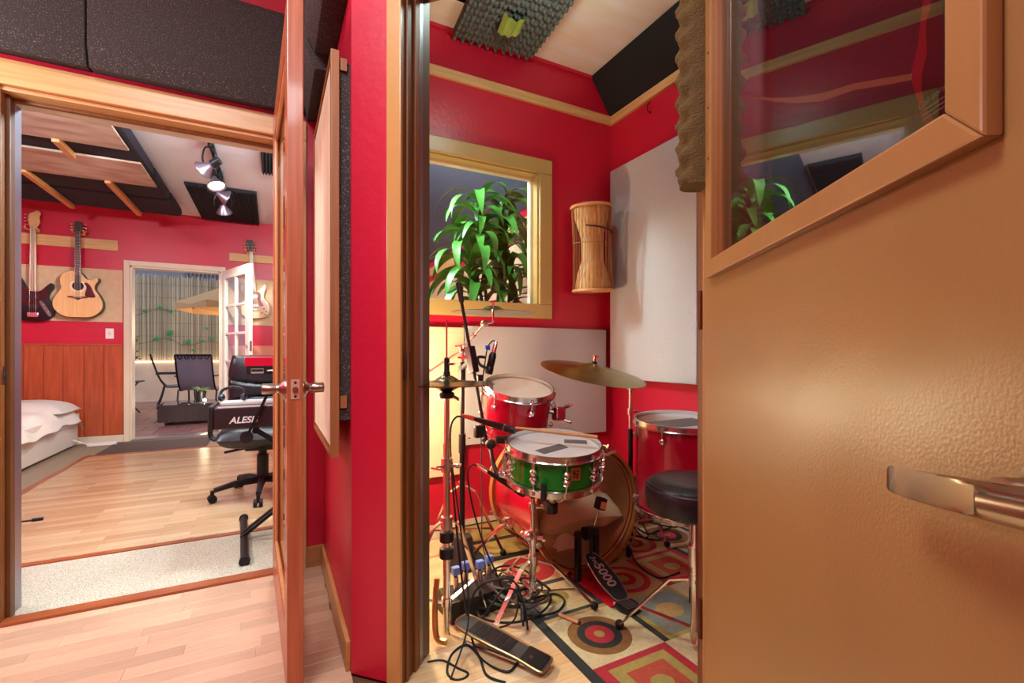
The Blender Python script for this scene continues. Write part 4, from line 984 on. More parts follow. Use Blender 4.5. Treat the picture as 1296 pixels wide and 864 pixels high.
# sling chairs
M_SLING = mat('grey_sling_mesh', '#86808a', .7, bump=.4, bscale=200)
def sling(label, loc, rz):
    t = thing('sling_chair', label, 'garden chair', loc, (0, 0, rz))
    prof = [(0, .52, 1.02), (0, .40, .62), (0, .30, .44), (0, .2, .40), (0, -.2, .43)]
    pp = catmull(prof, 6)
    for s in (-1, 1):
        MB().tube([p + Vector((s * .27, 0, 0)) for p in pp], .014).build('side_rail', M_BLKMETAL, t)
        MB().tube(catmull([(s * .29, .44, .66), (s * .3, .2, .66), (s * .3, -.12, .655), (s * .3, -.2, .6), (s * .29, -.2, .3), (s * .29, -.22, 0)], 6), .014).build('arm_leg', M_BLKMETAL, t)
        MB().tube(catmull([(s * .29, .3, .42), (s * .29, .35, .2), (s * .29, .42, 0)], 5), .014).build('leg', M_BLKMETAL, t)
    b = MB(); b.grid(2, len(pp) - 1, lambda u, v: Vector(pp[int(round(v * (len(pp) - 1)))]) + Vector(((u * 2 - 1) * .26, 0, .004)))
    b.build('sling_seat', M_SLING, t, smooth=60)
    MB().cyl((-.27, .52, 1.02), (.27, .52, 1.02), .018, n=8).build('top_bar', M_BLKMETAL, t)
    for q in range(5): MB().torus(.028, .008, Matrix.Translation((-.2 + .1 * q, .515, .985)) @ Matrix.Rotation(PI / 2, 4, 'X'), 12, 5).build('scroll_ring', M_BLKMETAL, t)
sling('dark sling garden chair turned sideways by the low patio wall', atz(232, 447, 9.3) * Vector((1, 1, 0)), math.radians(100))
sling('dark sling garden chair showing its back beside the french door', atz(262, 447, 8.9) * Vector((1, 1, 0)) if False else Vector((-1.1, 10.05, 0)), math.radians(170))
sling('dark sling garden chair half hidden behind the french door panes', Vector((-.25, 11.2, 0)), math.radians(190))
# wicker table with candle lamp
wk = thing('wicker_table', 'low dark wicker table with a glass top on the patio', 'patio table', (-1.12, 8.75, -.016))
b = MB().bx(-.36, -.34, .05, .36, .34, .29); b.build('table_core', mat('wicker_core', '#1c1614', .7), wk)
wv = MB()
for r in range(9):
    for k in range(24):
        x0 = -.36 + k * .03
        if (r + k) % 2: wv.bx(x0, -.348, .052 + r * .0265, x0 + .03, -.34, .074 + r * .0265)
        else: wv.bx(x0 + .004, -.344, .052 + r * .0265, x0 + .026, -.34, .076 + r * .0265)
    for k in range(22):
        y0 = -.34 + k * .03
        if (r + k) % 2: wv.bx(-.368, y0, .052 + r * .0265, -.36, y0 + .03, .074 + r * .0265)
wv.build('wicker_weave', mat('wicker_strands', '#4c423c', .5), wk, smooth=0)
MB().bx(-.37, -.35, .292, .37, .35, .302).build('glass_top', glass('table_glass', (.4, .4, .4), 1.6, density=.5, col=(.12, .12, .13)), wk, bevel=.002)
for sx in (-.32, .32):
    for sy in (-.3, .3): MB().bx(sx - .04, sy - .04, 0, sx + .04, sy + .04, .05).build('foot', mat('alu_foot', '#c8c8c8', .3, .8) if (sx, sy) == (-.32, -.3) else MATS['alu_foot'], wk)
cl = thing('candle_lamp', 'small bright candle lamp on the wicker table', 'lamp', (-.93, 8.62, .286))
MB().lathe([(0, 0), (.045, 0), (.045, .01), (.04, .06), (.036, .06), (.036, .012), (0, .012)], 16).build('candle_glass', M_GLASS, cl)
MB().ball((0, 0, .04), .022).build('flame', mat('candle_flame', '#ffffff', .5, emit='#ffe6c0', estr=160), cl)
pl = thing('potted_succulent', 'small spiky green plant in a dark pot on the wicker table', 'plant', (-1.0, 8.86, .286))
MB().lathe([(0, 0), (.05, 0), (.075, .16), (.065, .16), (.06, .13), (0, .13)], 16).build('pot', M_BLKPLAS, pl)
for k in range(14):
    a = k * 2.4; t_ = .5 + .5 * ((k * 37) % 10) / 10
    MB().tube([(0, 0, .13), (.05 * math.cos(a), .05 * math.sin(a), .13 + .09 * t_), (.13 * math.cos(a), .13 * math.sin(a), .15 + .1 * t_)], [.009, .008, .001], n=5).build('leaf', mat('succulent_green', '#6c8a56', .5) if k == 0 else MATS['succulent_green'], pl)
# lounge sofa corner at the left with a pot plant on a side table
so = thing('patio_sofa', 'white cushioned dark wicker sofa end by the patio doorway', 'sofa', (-2.35, 9.1, -.016))
MB().bx(-.6, -.4, .06, .35, .45, .3).build('sofa_base', MATS['wicker_core'], so, bevel=.01)
MB().bx(-.58, -.42, .3, .36, .44, .46).build('seat_cushion', M_DUVET, so, bevel=.05, seg=4)
MB().bx(-.58, .2, .44, .36, .46, .82).build('back_cushion', M_DUVET, so, bevel=.06, seg=4)
for sx in (-.52, .28): MB().bx(sx, -.36, 0, sx + .06, -.3, .06).build('foot', MATS['alu_foot'], so)
st = thing('side_table', 'small dark folding side table beyond the patio sofa', 'side table', (-2.32, 10.3, -.016))
MB().bx(-.28, -.22, .56, .28, .22, .58).build('table_top', M_BLKMETAL, st, bevel=.004)
for s in (-1, 1):
    MB().bar((-.22, s * .18, 0), (.2, s * .18, .56), .025, .02).build('leg', M_BLKMETAL, st); MB().bar((.22, s * .18, 0), (-.2, s * .18, .56), .025, .02).build('leg', M_BLKMETAL, st)
pp_ = thing('potted_shrub', 'red and green leafy shrub in a terracotta pot on the side table', 'plant', (-2.32, 10.3, .564))
MB().lathe([(0, 0), (.1, 0), (.15, .26), (.165, .27), (.165, .31), (.14, .31), (.13, .26), (0, .25)], 20).build('pot', mat('terracotta', '#a8684a', .7), pp_)
lm = [MB().add([(0, 0, 0), (.03, .006, .025), (.07, 0, 0), (.03, .006, -.025)], [(0, 1, 2, 3)]).mesh('leaf', m_, smooth=0) for m_ in (mat('shrub_green', '#4a7a3c', .6), mat('shrub_red', '#8a3a3c', .6), mat('shrub_lime', '#7f9a4a', .6))]
for k in range(6):
    a = k * 1.05; MB().tube(catmull([(0, 0, .25), (.05 * math.cos(a), .05 * math.sin(a), .42), (.16 * math.cos(a), .16 * math.sin(a), .62 + .05 * (k % 3))], 5), .007, n=5).build('stem', MATS['vine_stem'], pp_)
for k in range(150):
    a = rr.uniform(0, 2 * PI); rad = rr.uniform(.02, .24) ; z = .36 + rr.uniform(0, .4)
    link('leaf', lm[k % 3], pp_, Matrix.Translation((rad * math.cos(a), rad * math.sin(a), z)) @ Euler((rr.uniform(-1.2, 1.2), rr.uniform(-1.2, 1.2), a)).to_matrix().to_4x4() @ Matrix.Scale(rr.uniform(.8, 1.5), 4))

# -- tall dracaena behind the drum room window
dr = thing('dracaena_plant', 'tall dracaena with long drooping green leaves behind the drum room window', 'plant', (1.55, 3.30, .003))
MB().lathe([(0, 0), (.15, 0), (.19, .34), (.2, .36), (.18, .36), (.17, .32), (0, .31)], 24).build('pot', M_CREAM, dr)
M_LEAF = mat('dracaena_leaf', '#4f9a38', .35, var=.5, vscale=3, vcol='#2c6c26', spec=.5, rnd=.25)
def leafmesh(L, W, droop, tw):
    b = MB(); N_ = 14
    cl_ = [(0.0, 0.0)]
    for i in range(N_):
        q = (i + .5) / N_; an = 1.15 - droop * q ** .8; x, z = cl_[-1]
        cl_.append((x + math.cos(an) * L / N_, z + math.sin(an) * L / N_))
    def fn(u, v):
        a = u * 2 - 1; x, z = cl_[int(round(v * N_))]
        w = W * (math.sin(PI * min(1, v * .92 + .08)) ** .7)
        return (x, a * w * math.cos(tw * v), z + abs(a) * w * .3 + a * w * math.sin(tw * v))
    b.grid(2, N_, fn)
    return b.mesh('leaf', M_LEAF, smooth=60)
LV = [leafmesh(.50, .038, 2.5, .4), leafmesh(.58, .042, 2.65, -.5), leafmesh(.42, .035, 2.1, .3), leafmesh(.66, .044, 2.72, .2), leafmesh(.46, .038, 2.75, -.3)]
r2 = random.Random(11)
mat('cane_bark', '#8a7a58', .7)
for (sx, sy, hh, cnt, lean) in ((-.03, 0, 2.20, 30, (-.12, -.05)), (.06, .05, 2.02, 30, (.02, -.03)), (0, -.05, 1.88, 28, (-.24, -.03)), (.07, -.04, 1.72, 28, (.03, -.05)), (.02, .04, 2.24, 22, (.08, .02)), (-.06, -.02, 1.58, 26, (-.14, -.05))):
    top = Vector((sx + lean[0], sy + lean[1], hh))
    MB().tube(catmull([(sx, sy, .3), (sx + lean[0] * .3, sy, hh * .6), top], 8), .014).build('cane', MATS['cane_bark'], dr)
    for k in range(cnt):
        a = k * 2.399 + r2.uniform(-.3, .3)
        zz = top.z - .42 * (k / cnt) + .03
        link('leaf', LV[r2.randrange(5)], dr, Matrix.Translation((top.x, top.y, zz)) @ Euler((r2.uniform(-.25, .25), r2.uniform(-.2, .3), a)).to_matrix().to_4x4() @ Matrix.Scale(r2.uniform(.72, .95), 4))
# ================================================================ DRUM ROOM
# -- wall panels
tag(MB().bx(1.063, YD - .045, .478, 2.168, YD, 1.222).build('linen_wall_panel', M_LINEN, bevel=.006), 'wide grey linen panel under the drum room window', 'acoustic panel')
tag(MB().bx(.42, YD - .05, .304, 1.058, YD, 1.21).build('linen_wall_panel', mat('cream_linen_cloth', '#d8d0a8', .95, var=.4, vscale=120, vcol='#c2b98e', bump=.2, bscale=350), bevel=.006), 'cream linen panel under the drum room window, hanging lower beside the hi-hat', 'acoustic panel')
tag(MB().bx(XE - .07, 1.90, .868, XE, 2.675, 2.368).build('linen_wall_panel', M_LINEN, bevel=.008), 'tall grey linen panel on the right drum room wall', 'acoustic panel')
# black blanket board in the upper corner
b = MB(); q = [(XE - .005, 2.80), (XE - .02, 2.80), (2.055, HC - .006), (2.085, HC - .004)]
vs = [(x, .9, z) for x, z in q] + [(x, YD - .012, z) for x, z in q]
b.add(vs, [(0, 1, 2, 3), (7, 6, 5, 4), (0, 4, 5, 1), (1, 5, 6, 2), (2, 6, 7, 3), (3, 7, 4, 0)])
tag(b.build('black_corner_board', M_BLACKCLOTH, smooth=0), 'black board sloping between the right wall and the ceiling', 'acoustic panel')
tag(MB().tube(catmull([(XE - .012, 2.33, 2.72), (XE - .03, 2.335, 2.70), (XE - .035, 2.33, 2.66), (XE - .02, 2.32, 2.645), (XE - .012, 2.325, 2.66)], 5), .004).build('wall_hook', mat('hook_red', '#5a0a12', .4)), 'small dark hook under the pine strip', 'hook')
# egg crate foam on the ceiling with a green paper
ec = thing('ceiling_egg_foam', 'dark olive egg crate foam pad stuck to the drum room ceiling', 'acoustic foam', (1.24, 2.33, HC), (0, 0, math.radians(-4)))
def efn(u, v):
    x = -.27 + u * .54; y = -.42 + v * .80
    return (x, y + .012 * math.sin(x * 2 * PI / .055), -.052 - .018 * math.sin(2 * PI * x / .055) * math.cos(2 * PI * y / .055))
b = MB().grid(70, 100, efn); b.bx(-.268, -.418, -.045, .268, .375, -.002); b.build('foam_sheet', M_FOAMOL, ec, smooth=60)
MB().cyl((.0, .14, -.075), (.0, .14, -.074), .075, n=20).build('dark_hole', M_RUBBER, ec)
pg = MB().grid(6, 5, lambda u, v: (-.07 + u * .13 + .02 * v, .02 + v * .17 - .03 * u, -.078 - .04 * math.sin(u * PI) * (1 - v * .5) - .012 * ((int(u * 6) % 2))), None)
pg.build('green_paper', mat('lime_paper', '#a8d46a', .5, var=.5, vscale=12, vcol='#6cbf3a'), ec, smooth=0)
# talking drum on the wall
tdm = thing('talking_drum', 'straw coloured hourglass talking drum hanging on the red wall by the window', 'drum', (1.965, YD - .15, 1.47), (math.radians(3), math.radians(-3.5), 0))
LT = .585
M_STRAW = mat('straw_shell', '#d8b070', .6, var=.85, vcol='#a87438', vscale=4, stretch=(16, 16, .7))
prof = [(.118, .02), (.117, .06), (.105, .12), (.085, .18), (.073, .22), (.073, .36), (.082, .40), (.10, .45), (.115, .51), (.120, .565)]
MB().lathe([(0, .02)] + prof + [(0, .565)], 40).build('shell', M_STRAW, tdm)
for z in (.012, LT - .012):
    MB().torus(.133, .011, Matrix.Translation((0, 0, z)), 40, 8).build('rim_ring', M_STICK, tdm)
    MB().cyl((0, 0, z - .004), (0, 0, z + .004), .128, n=32).build('skin', mat('goat_skin', '#dcbc84', .6) if 'goat_skin' not in MATS else MATS['goat_skin'], tdm)
M_CORD = mat('leather_cord', '#a06a3c', .7)
for k in range(34):
    a = 2 * PI * k / 34; a2 = a + PI / 34
    MB().tube([(.134 * math.cos(a), .134 * math.sin(a), .015), (.128 * math.cos((a + a2) / 2), .128 * math.sin((a + a2) / 2), LT / 2), (.134 * math.cos(a2), .134 * math.sin(a2), LT - .015)], .0022, n=5).build('tension_cord', M_CORD, tdm)
MB().torus(.131, .0025, Matrix.Translation((0, 0, .33)) @ Matrix.Rotation(.05, 4, 'X'), 36, 5).build('binding_cord', M_CORD, tdm)
MB().tube([(.135 * math.cos(a), .135 * math.sin(a), .415 + .02 * (a + 1.57) * -1) for a in [-2.5 + i * .12 for i in range(17)]], .005, n=6).build('dark_stitching', M_BLKPLAS, tdm)
# -- rug
RUGC = dict(cream='#cfc59a', dark='#2c3230', brown='#8a6436', red='#b02c38', olive='#a89a54', rust='#b4503a', blue='#7e8c84', tan='#b59a62', navy='#38424a')
RM = {k: mat('rug_' + k, v, .95, var=.4, vscale=60, bump=.5, bscale=220) for k, v in RUGC.items()}
rg = thing('area_rug', 'patterned area rug with squares and rings under the drum kit', 'rug', (.905, .93, 0))
RW, RL = 1.29, 1.71
MB().bx(0, 0, 0, RW, RL, .008).build('rug_border', RM['dark'], rg, bevel=.002)
ZC = [.008]
def patch(poly, key, lift):
    MB().prism(poly, .007, .008 + lift, None).build('rug_motif', RM[key], rg, smooth=0)
def rc(x0, y0, x1, y1): return [(x0, y0), (x1, y0), (x1, y1), (x0, y1)]
def cir(cx, cy, rx, ry, n=36): return [(cx + rx * math.cos(2 * PI * i / n), cy + ry * math.sin(2 * PI * i / n)) for i in range(n)]
CX = [.035, .355, .675, .995, 1.26]; CY = [.03, .31, .60, .89, 1.18, 1.47, 1.68]
kinds = {(0, 0): 'sq', (0, 1): 'ring', (1, 1): 'oval', (1, 0): 'arc', (0, 2): 'blue', (1, 2): 'rr', (0, 3): 'rr2', (1, 3): 'oval', (0, 4): 'bars', (1, 4): 'sq', (2, 0): 'oval', (2, 1): 'ring', (2, 2): 'sq', (2, 3): 'rr', (2, 4): 'blue', (3, 0): 'ring', (3, 1): 'sq', (3, 2): 'oval', (3, 3): 'ring', (3, 4): 'sq', (0, 5): 'plain', (1, 5): 'bars', (2, 5): 'plain', (3, 5): 'plain'}
for (i, j), k in kinds.items():
    x0, x1, y0, y1 = CX[i], CX[i + 1], CY[j], CY[j + 1]; cx, cy = (x0 + x1) / 2, (y0 + y1) / 2; w, h = x1 - x0, y1 - y0
    if k == 'ring':
        patch(rc(x0, y0, x1, y1), 'cream', .001)
        for r_, c_, l_ in ((.118, 'brown', .0015), (.083, 'dark', .002), (.054, 'red', .0025), (.02, 'olive', .003)): patch(cir(cx - .02, cy, r_, r_), c_, l_)
    elif k == 'sq':
        patch(rc(x0, y0, x1, y1), 'red', .001); patch(rc(x0 + .04, y0, x1 - .036, y1 - .028), 'olive', .0015); patch(rc(x0 + .085, y0 + .02, x1 - .075, y1 - .065), 'rust', .002); patch(cir(cx, cy - .01, .04, .035), 'olive', .0025)
    elif k == 'oval':
        patch(rc(x0, y0, x1, y1), 'dark', .001); patch(rc(x0 + .028, y0, x1, y1), 'olive', .0015); patch(rc(x0 + .05, y0 + .02, x1 - .02, y1 - .02), 'blue', .002); patch(cir(cx + .015, cy, .062, .05), 'tan', .0025)
    elif k == 'arc':
        patch(rc(x0, y0, x1, y1), 'cream', .001); patch(cir(x1 - .08, cy, .13, .12), 'dark', .0015); patch(cir(x1 - .08, cy, .1, .09), 'red', .002); patch(cir(x1 - .08, cy, .06, .05), 'cream', .0025)
    elif k == 'blue':
        patch(rc(x0, y0, x1, y1), 'navy', .001); patch(rc(x0 + .02, y0 + .04, x1 - .05, y1 - .03), 'cream', .0015); patch(cir(cx - .02, cy + .01, .06, .05), 'olive', .002); patch(rc(x0, y0, x1, y0 + .02), 'tan', .0015)
    elif k == 'rr':
        patch(rc(x0, y0, x1, y1), 'tan', .001)
        for r_, c_, l_ in ((.125, 'red', .0015), (.095, 'tan', .002), (.06, 'red', .0025), (.03, 'olive', .003)): patch(cir(cx + .02, cy, r_, r_), c_, l_)
    elif k == 'rr2':
        patch(rc(x0, y0, x1, y1), 'cream', .001)
        for r_, c_, l_ in ((.13, 'red', .0015), (.06, 'olive', .002)): patch(cir(cx, cy, r_, r_), c_, l_)
    elif k == 'bars':
        patch(rc(x0, y0, x1, y1), 'dark', .001); patch(rc(x0 + .03, y0 + .05, x1 - .03, y1 - .06), 'olive', .0015); patch(rc(x0, y1 - .02, x1, y1), 'tan', .0015)
    else: patch(rc(x0, y0, x1, y1), 'olive', .001)
RZ = .0095
# -- drums
M_HOOP = M_CHROME
def rotz_to(v):            # matrix whose z axis is v
    return Vector(v).normalized().to_track_quat('Z', 'Y').to_euler()
def drum(name, label, base, zaxis, R, D, shellm, headm, nl, lug='single', low_head=None, a0=0.0):
    t = thing(name, label, 'drum', base, rotz_to(zaxis))
    b = MB().lathe([(R, .012), (R, D - .012), (R - .006, D - .012), (R - .006, .012), (R, .012)], 56); b.build('shell', shellm, t)
    MB().lathe([(0, D + .001), (R - .004, D + .001), (R + .003, D - .004), (R + .006, D - .012)], 56).build('batter_head', headm, t)
    MB().lathe([(0, -.001), (R - .004, -.001), (R + .003, .004), (R + .006, .012)], 56).build('resonant_head', low_head or headm, t)
    hp_ = [(R + .004, -.018), (R + .008, -.018), (R + .009, .004), (R + .016, .006), (R + .016, .009), (R + .0065, .012), (R + .005, .012), (R + .004, -.018)]
    MB().lathe([(r, D - z) for r, z in hp_], 56).build('hoop', M_HOOP, t); MB().lathe([(r, z) for r, z in hp_], 56).build('hoop', M_HOOP, t)
    lm_ = MB().lathe([(0, 0), (.006, 0), (.006, .006), (.0135, .010), (.0135, .018), (.009, .024), (0, .026)], 14, align((R - .001, 0, 0), (R + 1, 0, 0))).mesh('lug', M_CHROME)
    zs = (D * .5,) if lug == 'mid' else ((D - .052, .052) if D > .16 else (D - .045, .045))
    for k in range(nl):
        a = a0 + 2 * PI * k / nl; Rm = Matrix.Rotation(a, 4, 'Z')
        for z in zs:
            l = link('lug', lm_, t, Matrix.Translation((0, 0, z)) @ Rm)
            up = z > D / 2
            e = D - .004 if up else .004
            MB().cyl((R + .0115, 0, 0), (R + .0115, 0, e - z), .003, n=6).build('tension_rod', M_CHROME, l)
            MB().cyl((R + .0115, 0, (e - z)), (R + .0115, 0, (e - z) + (.014 if up else -.014)), .0055, n=8).build('rod_head', M_CHROME, l)
    return t
# snare
view = (Vector((0, 0, 0)) - Vector((.97, 1.52, 0))).normalized()
SN_top = atz(701, 564, 1.80); sz = (Vector((0, 0, 1)) + view * .12 + Vector((.03, -.02, 0))).normalized(); SD = .118
snare = drum('snare_drum', 'green lacquered snare drum with chrome hoops', SN_top - sz * SD, sz, .176, SD, M_DRUMGREEN, M_HEADG, 10, a0=.28)
iv3 = snare.matrix_basis.inverted() if False else (Matrix.Translation(SN_top - sz * SD) @ rotz_to(sz).to_matrix().to_4x4()).inverted()
def local_on(Minv, p): return Minv @ Vector(p)
# badge facing the camera, throw-off, tape
la = local_on(iv3, atz(731, 600, 1.63)); an = math.atan2(la.y, la.x)
bm_ = frame((.1772 * math.cos(an), .1772 * math.sin(an), .072), (-math.sin(an), math.cos(an), 0), (0, 0, 1), (math.cos(an), math.sin(an), 0))
bd = MB().bx(-.0185, -.024, -.001, .0185, .024, .002, bm_).build('badge', mat('copper_badge', '#c07a4c', .35, .7), snare, bevel=.001)
bz = MB()
for ux, uy, sx_, sy_ in ((-.008, .008, .004, .005), (.006, .01, .005, .003), (-.004, .0, .006, .003), (.007, -.004, .003, .006), (-.007, -.01, .003, .005), (.004, -.013, .004, .003)): bz.bx(ux - sx_, uy - sy_, .0018, ux + sx_, uy + sy_, .0026, bm_)
bz.build('badge_emblem', M_DKMETAL, bd)
tp = MB().bx(-.1, -.05, SD + .0015, .03, -.0, SD + .0025); 
for i, v in enumerate(tp.v): tp.v[i] = Matrix.Rotation(.5, 4, 'Z') @ v
tp.build('tape_patch', M_TAPE, snare); tp = MB().bx(.04, .04, SD + .0015, .13, .085, SD + .0025, Matrix.Rotation(-.3, 4, 'Z')); tp.build('tape_patch', M_TAPE, snare)
la = local_on(iv3, atz(770, 600, 1.80)); an2 = math.atan2(la.y, la.x)
fmm = frame((.178 * math.cos(an2), .178 * math.sin(an2), .06), (-math.sin(an2), math.cos(an2), 0), (0, 0, 1), (math.cos(an2), math.sin(an2), 0))
th_ = MB().bx(-.018, -.03, 0, .018, .035, .02, fmm).build('throw_off', M_CHROME, snare, bevel=.004)
MB().bar(fmm @ Vector((0, .03, .018)), fmm @ Vector((0, .05, .06)), .014, .006).build('throw_lever', M_CHROME, th_)
la = local_on(iv3, atz(640, 600, 1.82)); an3 = math.atan2(la.y, la.x)
fm3 = frame((.178 * math.cos(an3), .178 * math.sin(an3), .05), (-math.sin(an3), math.cos(an3), 0), (0, 0, 1), (math.cos(an3), math.sin(an3), 0))
MB().bx(-.02, -.035, 0, .02, .02, .02, fm3).build('butt_plate', M_CHROME, snare, bevel=.004)
MB().bx(-.03, -.055, .008, .03, -.035, .03, fm3).build('wire_clamp', M_CHROME, snare, bevel=.004)
# drumstick resting on the snare
s0 = SN_top + sz * .011 + (atz(756, 555, 1.80) - atz(701, 564, 1.80)); s0 = atz(757, 553, 1.74); s1 = atz(652, 541, 1.80)
stk = thing('drumstick', 'wooden drumstick lying across the green snare drum', 'drumstick', s0)
d_ = (s1 - s0); L_ = d_.length; d_.normalize()
MB().lathe([(0, 0), (.0065, .002), (.0072, .01), (.0072, L_ * .7), (.0045, L_ * .93), (.004, L_ * .95), (.0058, L_ * .975), (.003, L_), (0, L_)], 14, align((0, 0, 0), d_)).build('stick', M_STICK, stk)
# generic stand pieces
def leg_set(t, c, hcol, spread, rz, angs, hfoot=.02, brace=True, w=.018):
    for a in angs:
        d = Vector((math.cos(a + rz), math.sin(a + rz), 0)); foot = c + d * spread + Vector((0, 0, hfoot)); top = c + Vector((0, 0, hcol)) + d * .022
        midp = c + Vector((0, 0, hcol * .93)) + d * spread * .32
        q = MB(); q.bar(top, midp, w, .006); q.bar(midp, foot, w, .006); lg = q.build('leg', M_CHROME, t)
        MB().ball(foot, .017, (1, 1, 1), 12, 8).build('rubber_foot', M_RUBBER, lg)
        if brace:
            MB().bar(c + Vector((0, 0, hcol * .32)) + d * .02, midp * .4 + foot * .6, w * .8, .004).build('brace', M_CHROME, t)
    MB().cyl(c + Vector((0, 0, hcol - .022)), c + Vector((0, 0, hcol + .02)), .021, n=16).build('leg_collar', M_CHROME, t)
    MB().cyl(c + Vector((0, 0, hcol * .32 - .015)), c + Vector((0, 0, hcol * .32 + .015)), .019, n=16).build('brace_collar', M_CHROME, t)
def wing(t, p, d, s=1.0):
    d = Vector(d).normalized(); p = Vector(p); u = d.cross(Vector((0, 0, 1)))
    u = u.normalized() if u.length > .01 else Vector((1, 0, 0))
    b = MB(); b.cyl(p, p + d * .02 * s, .006 * s, n=8); b.bar(p + d * .018 * s - u * .016 * s, p + d * .024 * s + u * .016 * s, .008 * s, .006 * s)
    return b.build('wing_bolt', M_CHROME, t)
# snare stand
sp = Vector((.955, 1.665, RZ)); Z0 = Vector((0, 0, 0))
ss = thing('snare_stand', 'chrome snare drum stand under the green snare', 'drum stand', sp)
MB().cyl((0, 0, .05), (0, 0, .30), .014, n=16).build('lower_tube', M_CHROME, ss); MB().cyl((0, 0, .27), (0, 0, .47), .010, n=16).build('upper_tube', M_CHROME, ss)
MB().cyl((0, 0, .26), (0, 0, .31), .021, n=16).build('height_clamp', M_CHROME, ss); wing(ss, (.012, -.015, .285), (.7, -.7, 0), 1.4); MB().ball((-.03, -.02, .30), .022, (1, 1, 1)).build('clamp_knob', M_CHROME, ss)
for z in (.19, .40): MB().cyl((0, 0, z), (0, 0, z + .025), .018, n=14).build('collar', M_CHROME, ss)
wing(ss, (.01, -.012, .41), (.8, -.4, 0), 1.2)
leg_set(ss, Vector((0, 0, .0)), .19, .25, 0, (math.radians(-35), math.radians(95), math.radians(205)))
bc = SN_top - sz * (SD + .075) - sp        # basket hub under the drum
MB().bar((0, 0, .465), bc, .02, .02).build('tilt_arm', M_CHROME, ss)
MB().bx(-.02, -.025, .45, .02, .02, .52).build('tilter', M_BLKMETAL, ss, bevel=.005); wing(ss, (-.02, -.01, .47), (-.9, -.3, 0), 1.4)
MB().cyl(bc - sz * .045, bc + sz * .03, .015, n=14).build('basket_hub', M_CHROME, ss)
MB().cyl(bc - sz * .075, bc - sz * .04, .025, n=18).build('basket_nut', M_BLKPLAS, ss)
ux = sz.orthogonal().normalized(); uy = sz.cross(ux)
for a in (-1.0, 1.1, 3.2):
    d = ux * math.cos(a) + uy * math.sin(a)
    arm = MB().tube([bc - sz * .03, bc - sz * .035 + d * .03, bc + sz * .045 + d * .15, bc + sz * .068 + d * .195, bc + sz * .10 + d * .2], [.006, .008, .008, .008, .007], n=8).build('basket_arm', M_CHROME, ss)
    MB().cyl(bc + sz * .06 + d * .2, bc + sz * .118 + d * .2, .011, n=10).build('rubber_tip', M_RUBBER, arm)
# bass drum
BR_ = .282; BD_ = .45
BC = Vector((1.332, 1.80, BR_ + .022 + RZ))
bdm = thing('bass_drum', 'red lacquered bass drum with a clear head and wooden hoops', 'drum', BC, (-PI / 2, 0, 0))   # local z = +Y
MB().lathe([(BR_, .02), (BR_, BD_ - .02), (BR_ - .008, BD_ - .02), (BR_ - .008, .02), (BR_, .02)], 72).build('shell', [M_DRUMRED], bdm)
MB().lathe([(BR_ - .0085, .02), (BR_ - .0085, BD_ - .02)], 72).build('inner_ply', M_MAPLE, bdm)
for z0 in (-.018, BD_ - .02): MB().lathe([(BR_ + .004, z0), (BR_ + .018, z0), (BR_ + .018, z0 + .038), (BR_ + .004, z0 + .038), (BR_ + .004, z0)], 72).build('wooden_hoop', M_MAPLE, bdm)
MB().lathe([(0, .004), (BR_ - .012, .004), (BR_ - .004, .0), (BR_ + .003, .008)], 72).build('batter_head', M_CLEARHEAD, bdm)
MB().lathe([(0, BD_ - .002), (BR_, BD_ - .002), (BR_ + .003, BD_ - .008)], 72).build('front_head', glass('frosted_front_head', (.95, .93, .9), 1.3, .3, density=.35, col=(.8, .75, .7)), bdm)
MB().torus(BR_ - .006, .006, Matrix.Translation((0, 0, .004)), 72, 6).build('head_collar', M_MAPLE, bdm)
for k in range(8):
    a = 2 * PI * (k + .5) / 8; c_, s_ = math.cos(a), math.sin(a)
    for z0, zz in ((.13, -.02), (BD_ - .13, BD_ + .02)):
        l = MB().lathe([(0, 0), (.008, 0), (.008, .012), (.016, .018), (.016, .028), (.01, .036), (0, .038)], 14, align(((BR_ - .002) * c_, (BR_ - .002) * s_, z0), ((BR_ + 1) * c_, (BR_ + 1) * s_, z0))).build('lug', M_CHROME, bdm)
        MB().cyl(((BR_ + .026) * c_, (BR_ + .026) * s_, z0), ((BR_ + .026) * c_, (BR_ + .026) * s_, zz), .0035, n=6).build('tension_rod', M_CHROME, l)
        sg = 1 if zz > 0 else -1
        b = MB().bar(((BR_ + .008) * c_, (BR_ + .008) * s_, zz - .004 * sg), ((BR_ + .034) * c_, (BR_ + .034) * s_, zz - .004 * sg), .022, .012); b.build('claw_hook', M_CHROME, l)
# spurs
for sgn in (-1, 1):
    a = PI / 2 + sgn * math.radians(62)   # local: -x left ; +y is world down? (rot -90 about x : local y -> world -z)
    p = Vector((math.cos(a) * BR_, math.sin(a) * BR_ , BD_ - .11))
    br_ = MB().ball(p * 1.0, .034, (1, 1, 1.2)).build('spur_bracket', M_CHROME, bdm)
    MB().tube([p, p + Vector((-sgn * .045, .03, .02)), Vector((-sgn * (.40), BR_ + .012, BD_ - .02))], [.011, .011, .009], n=10).build('spur_leg', M_CHROME, br_)
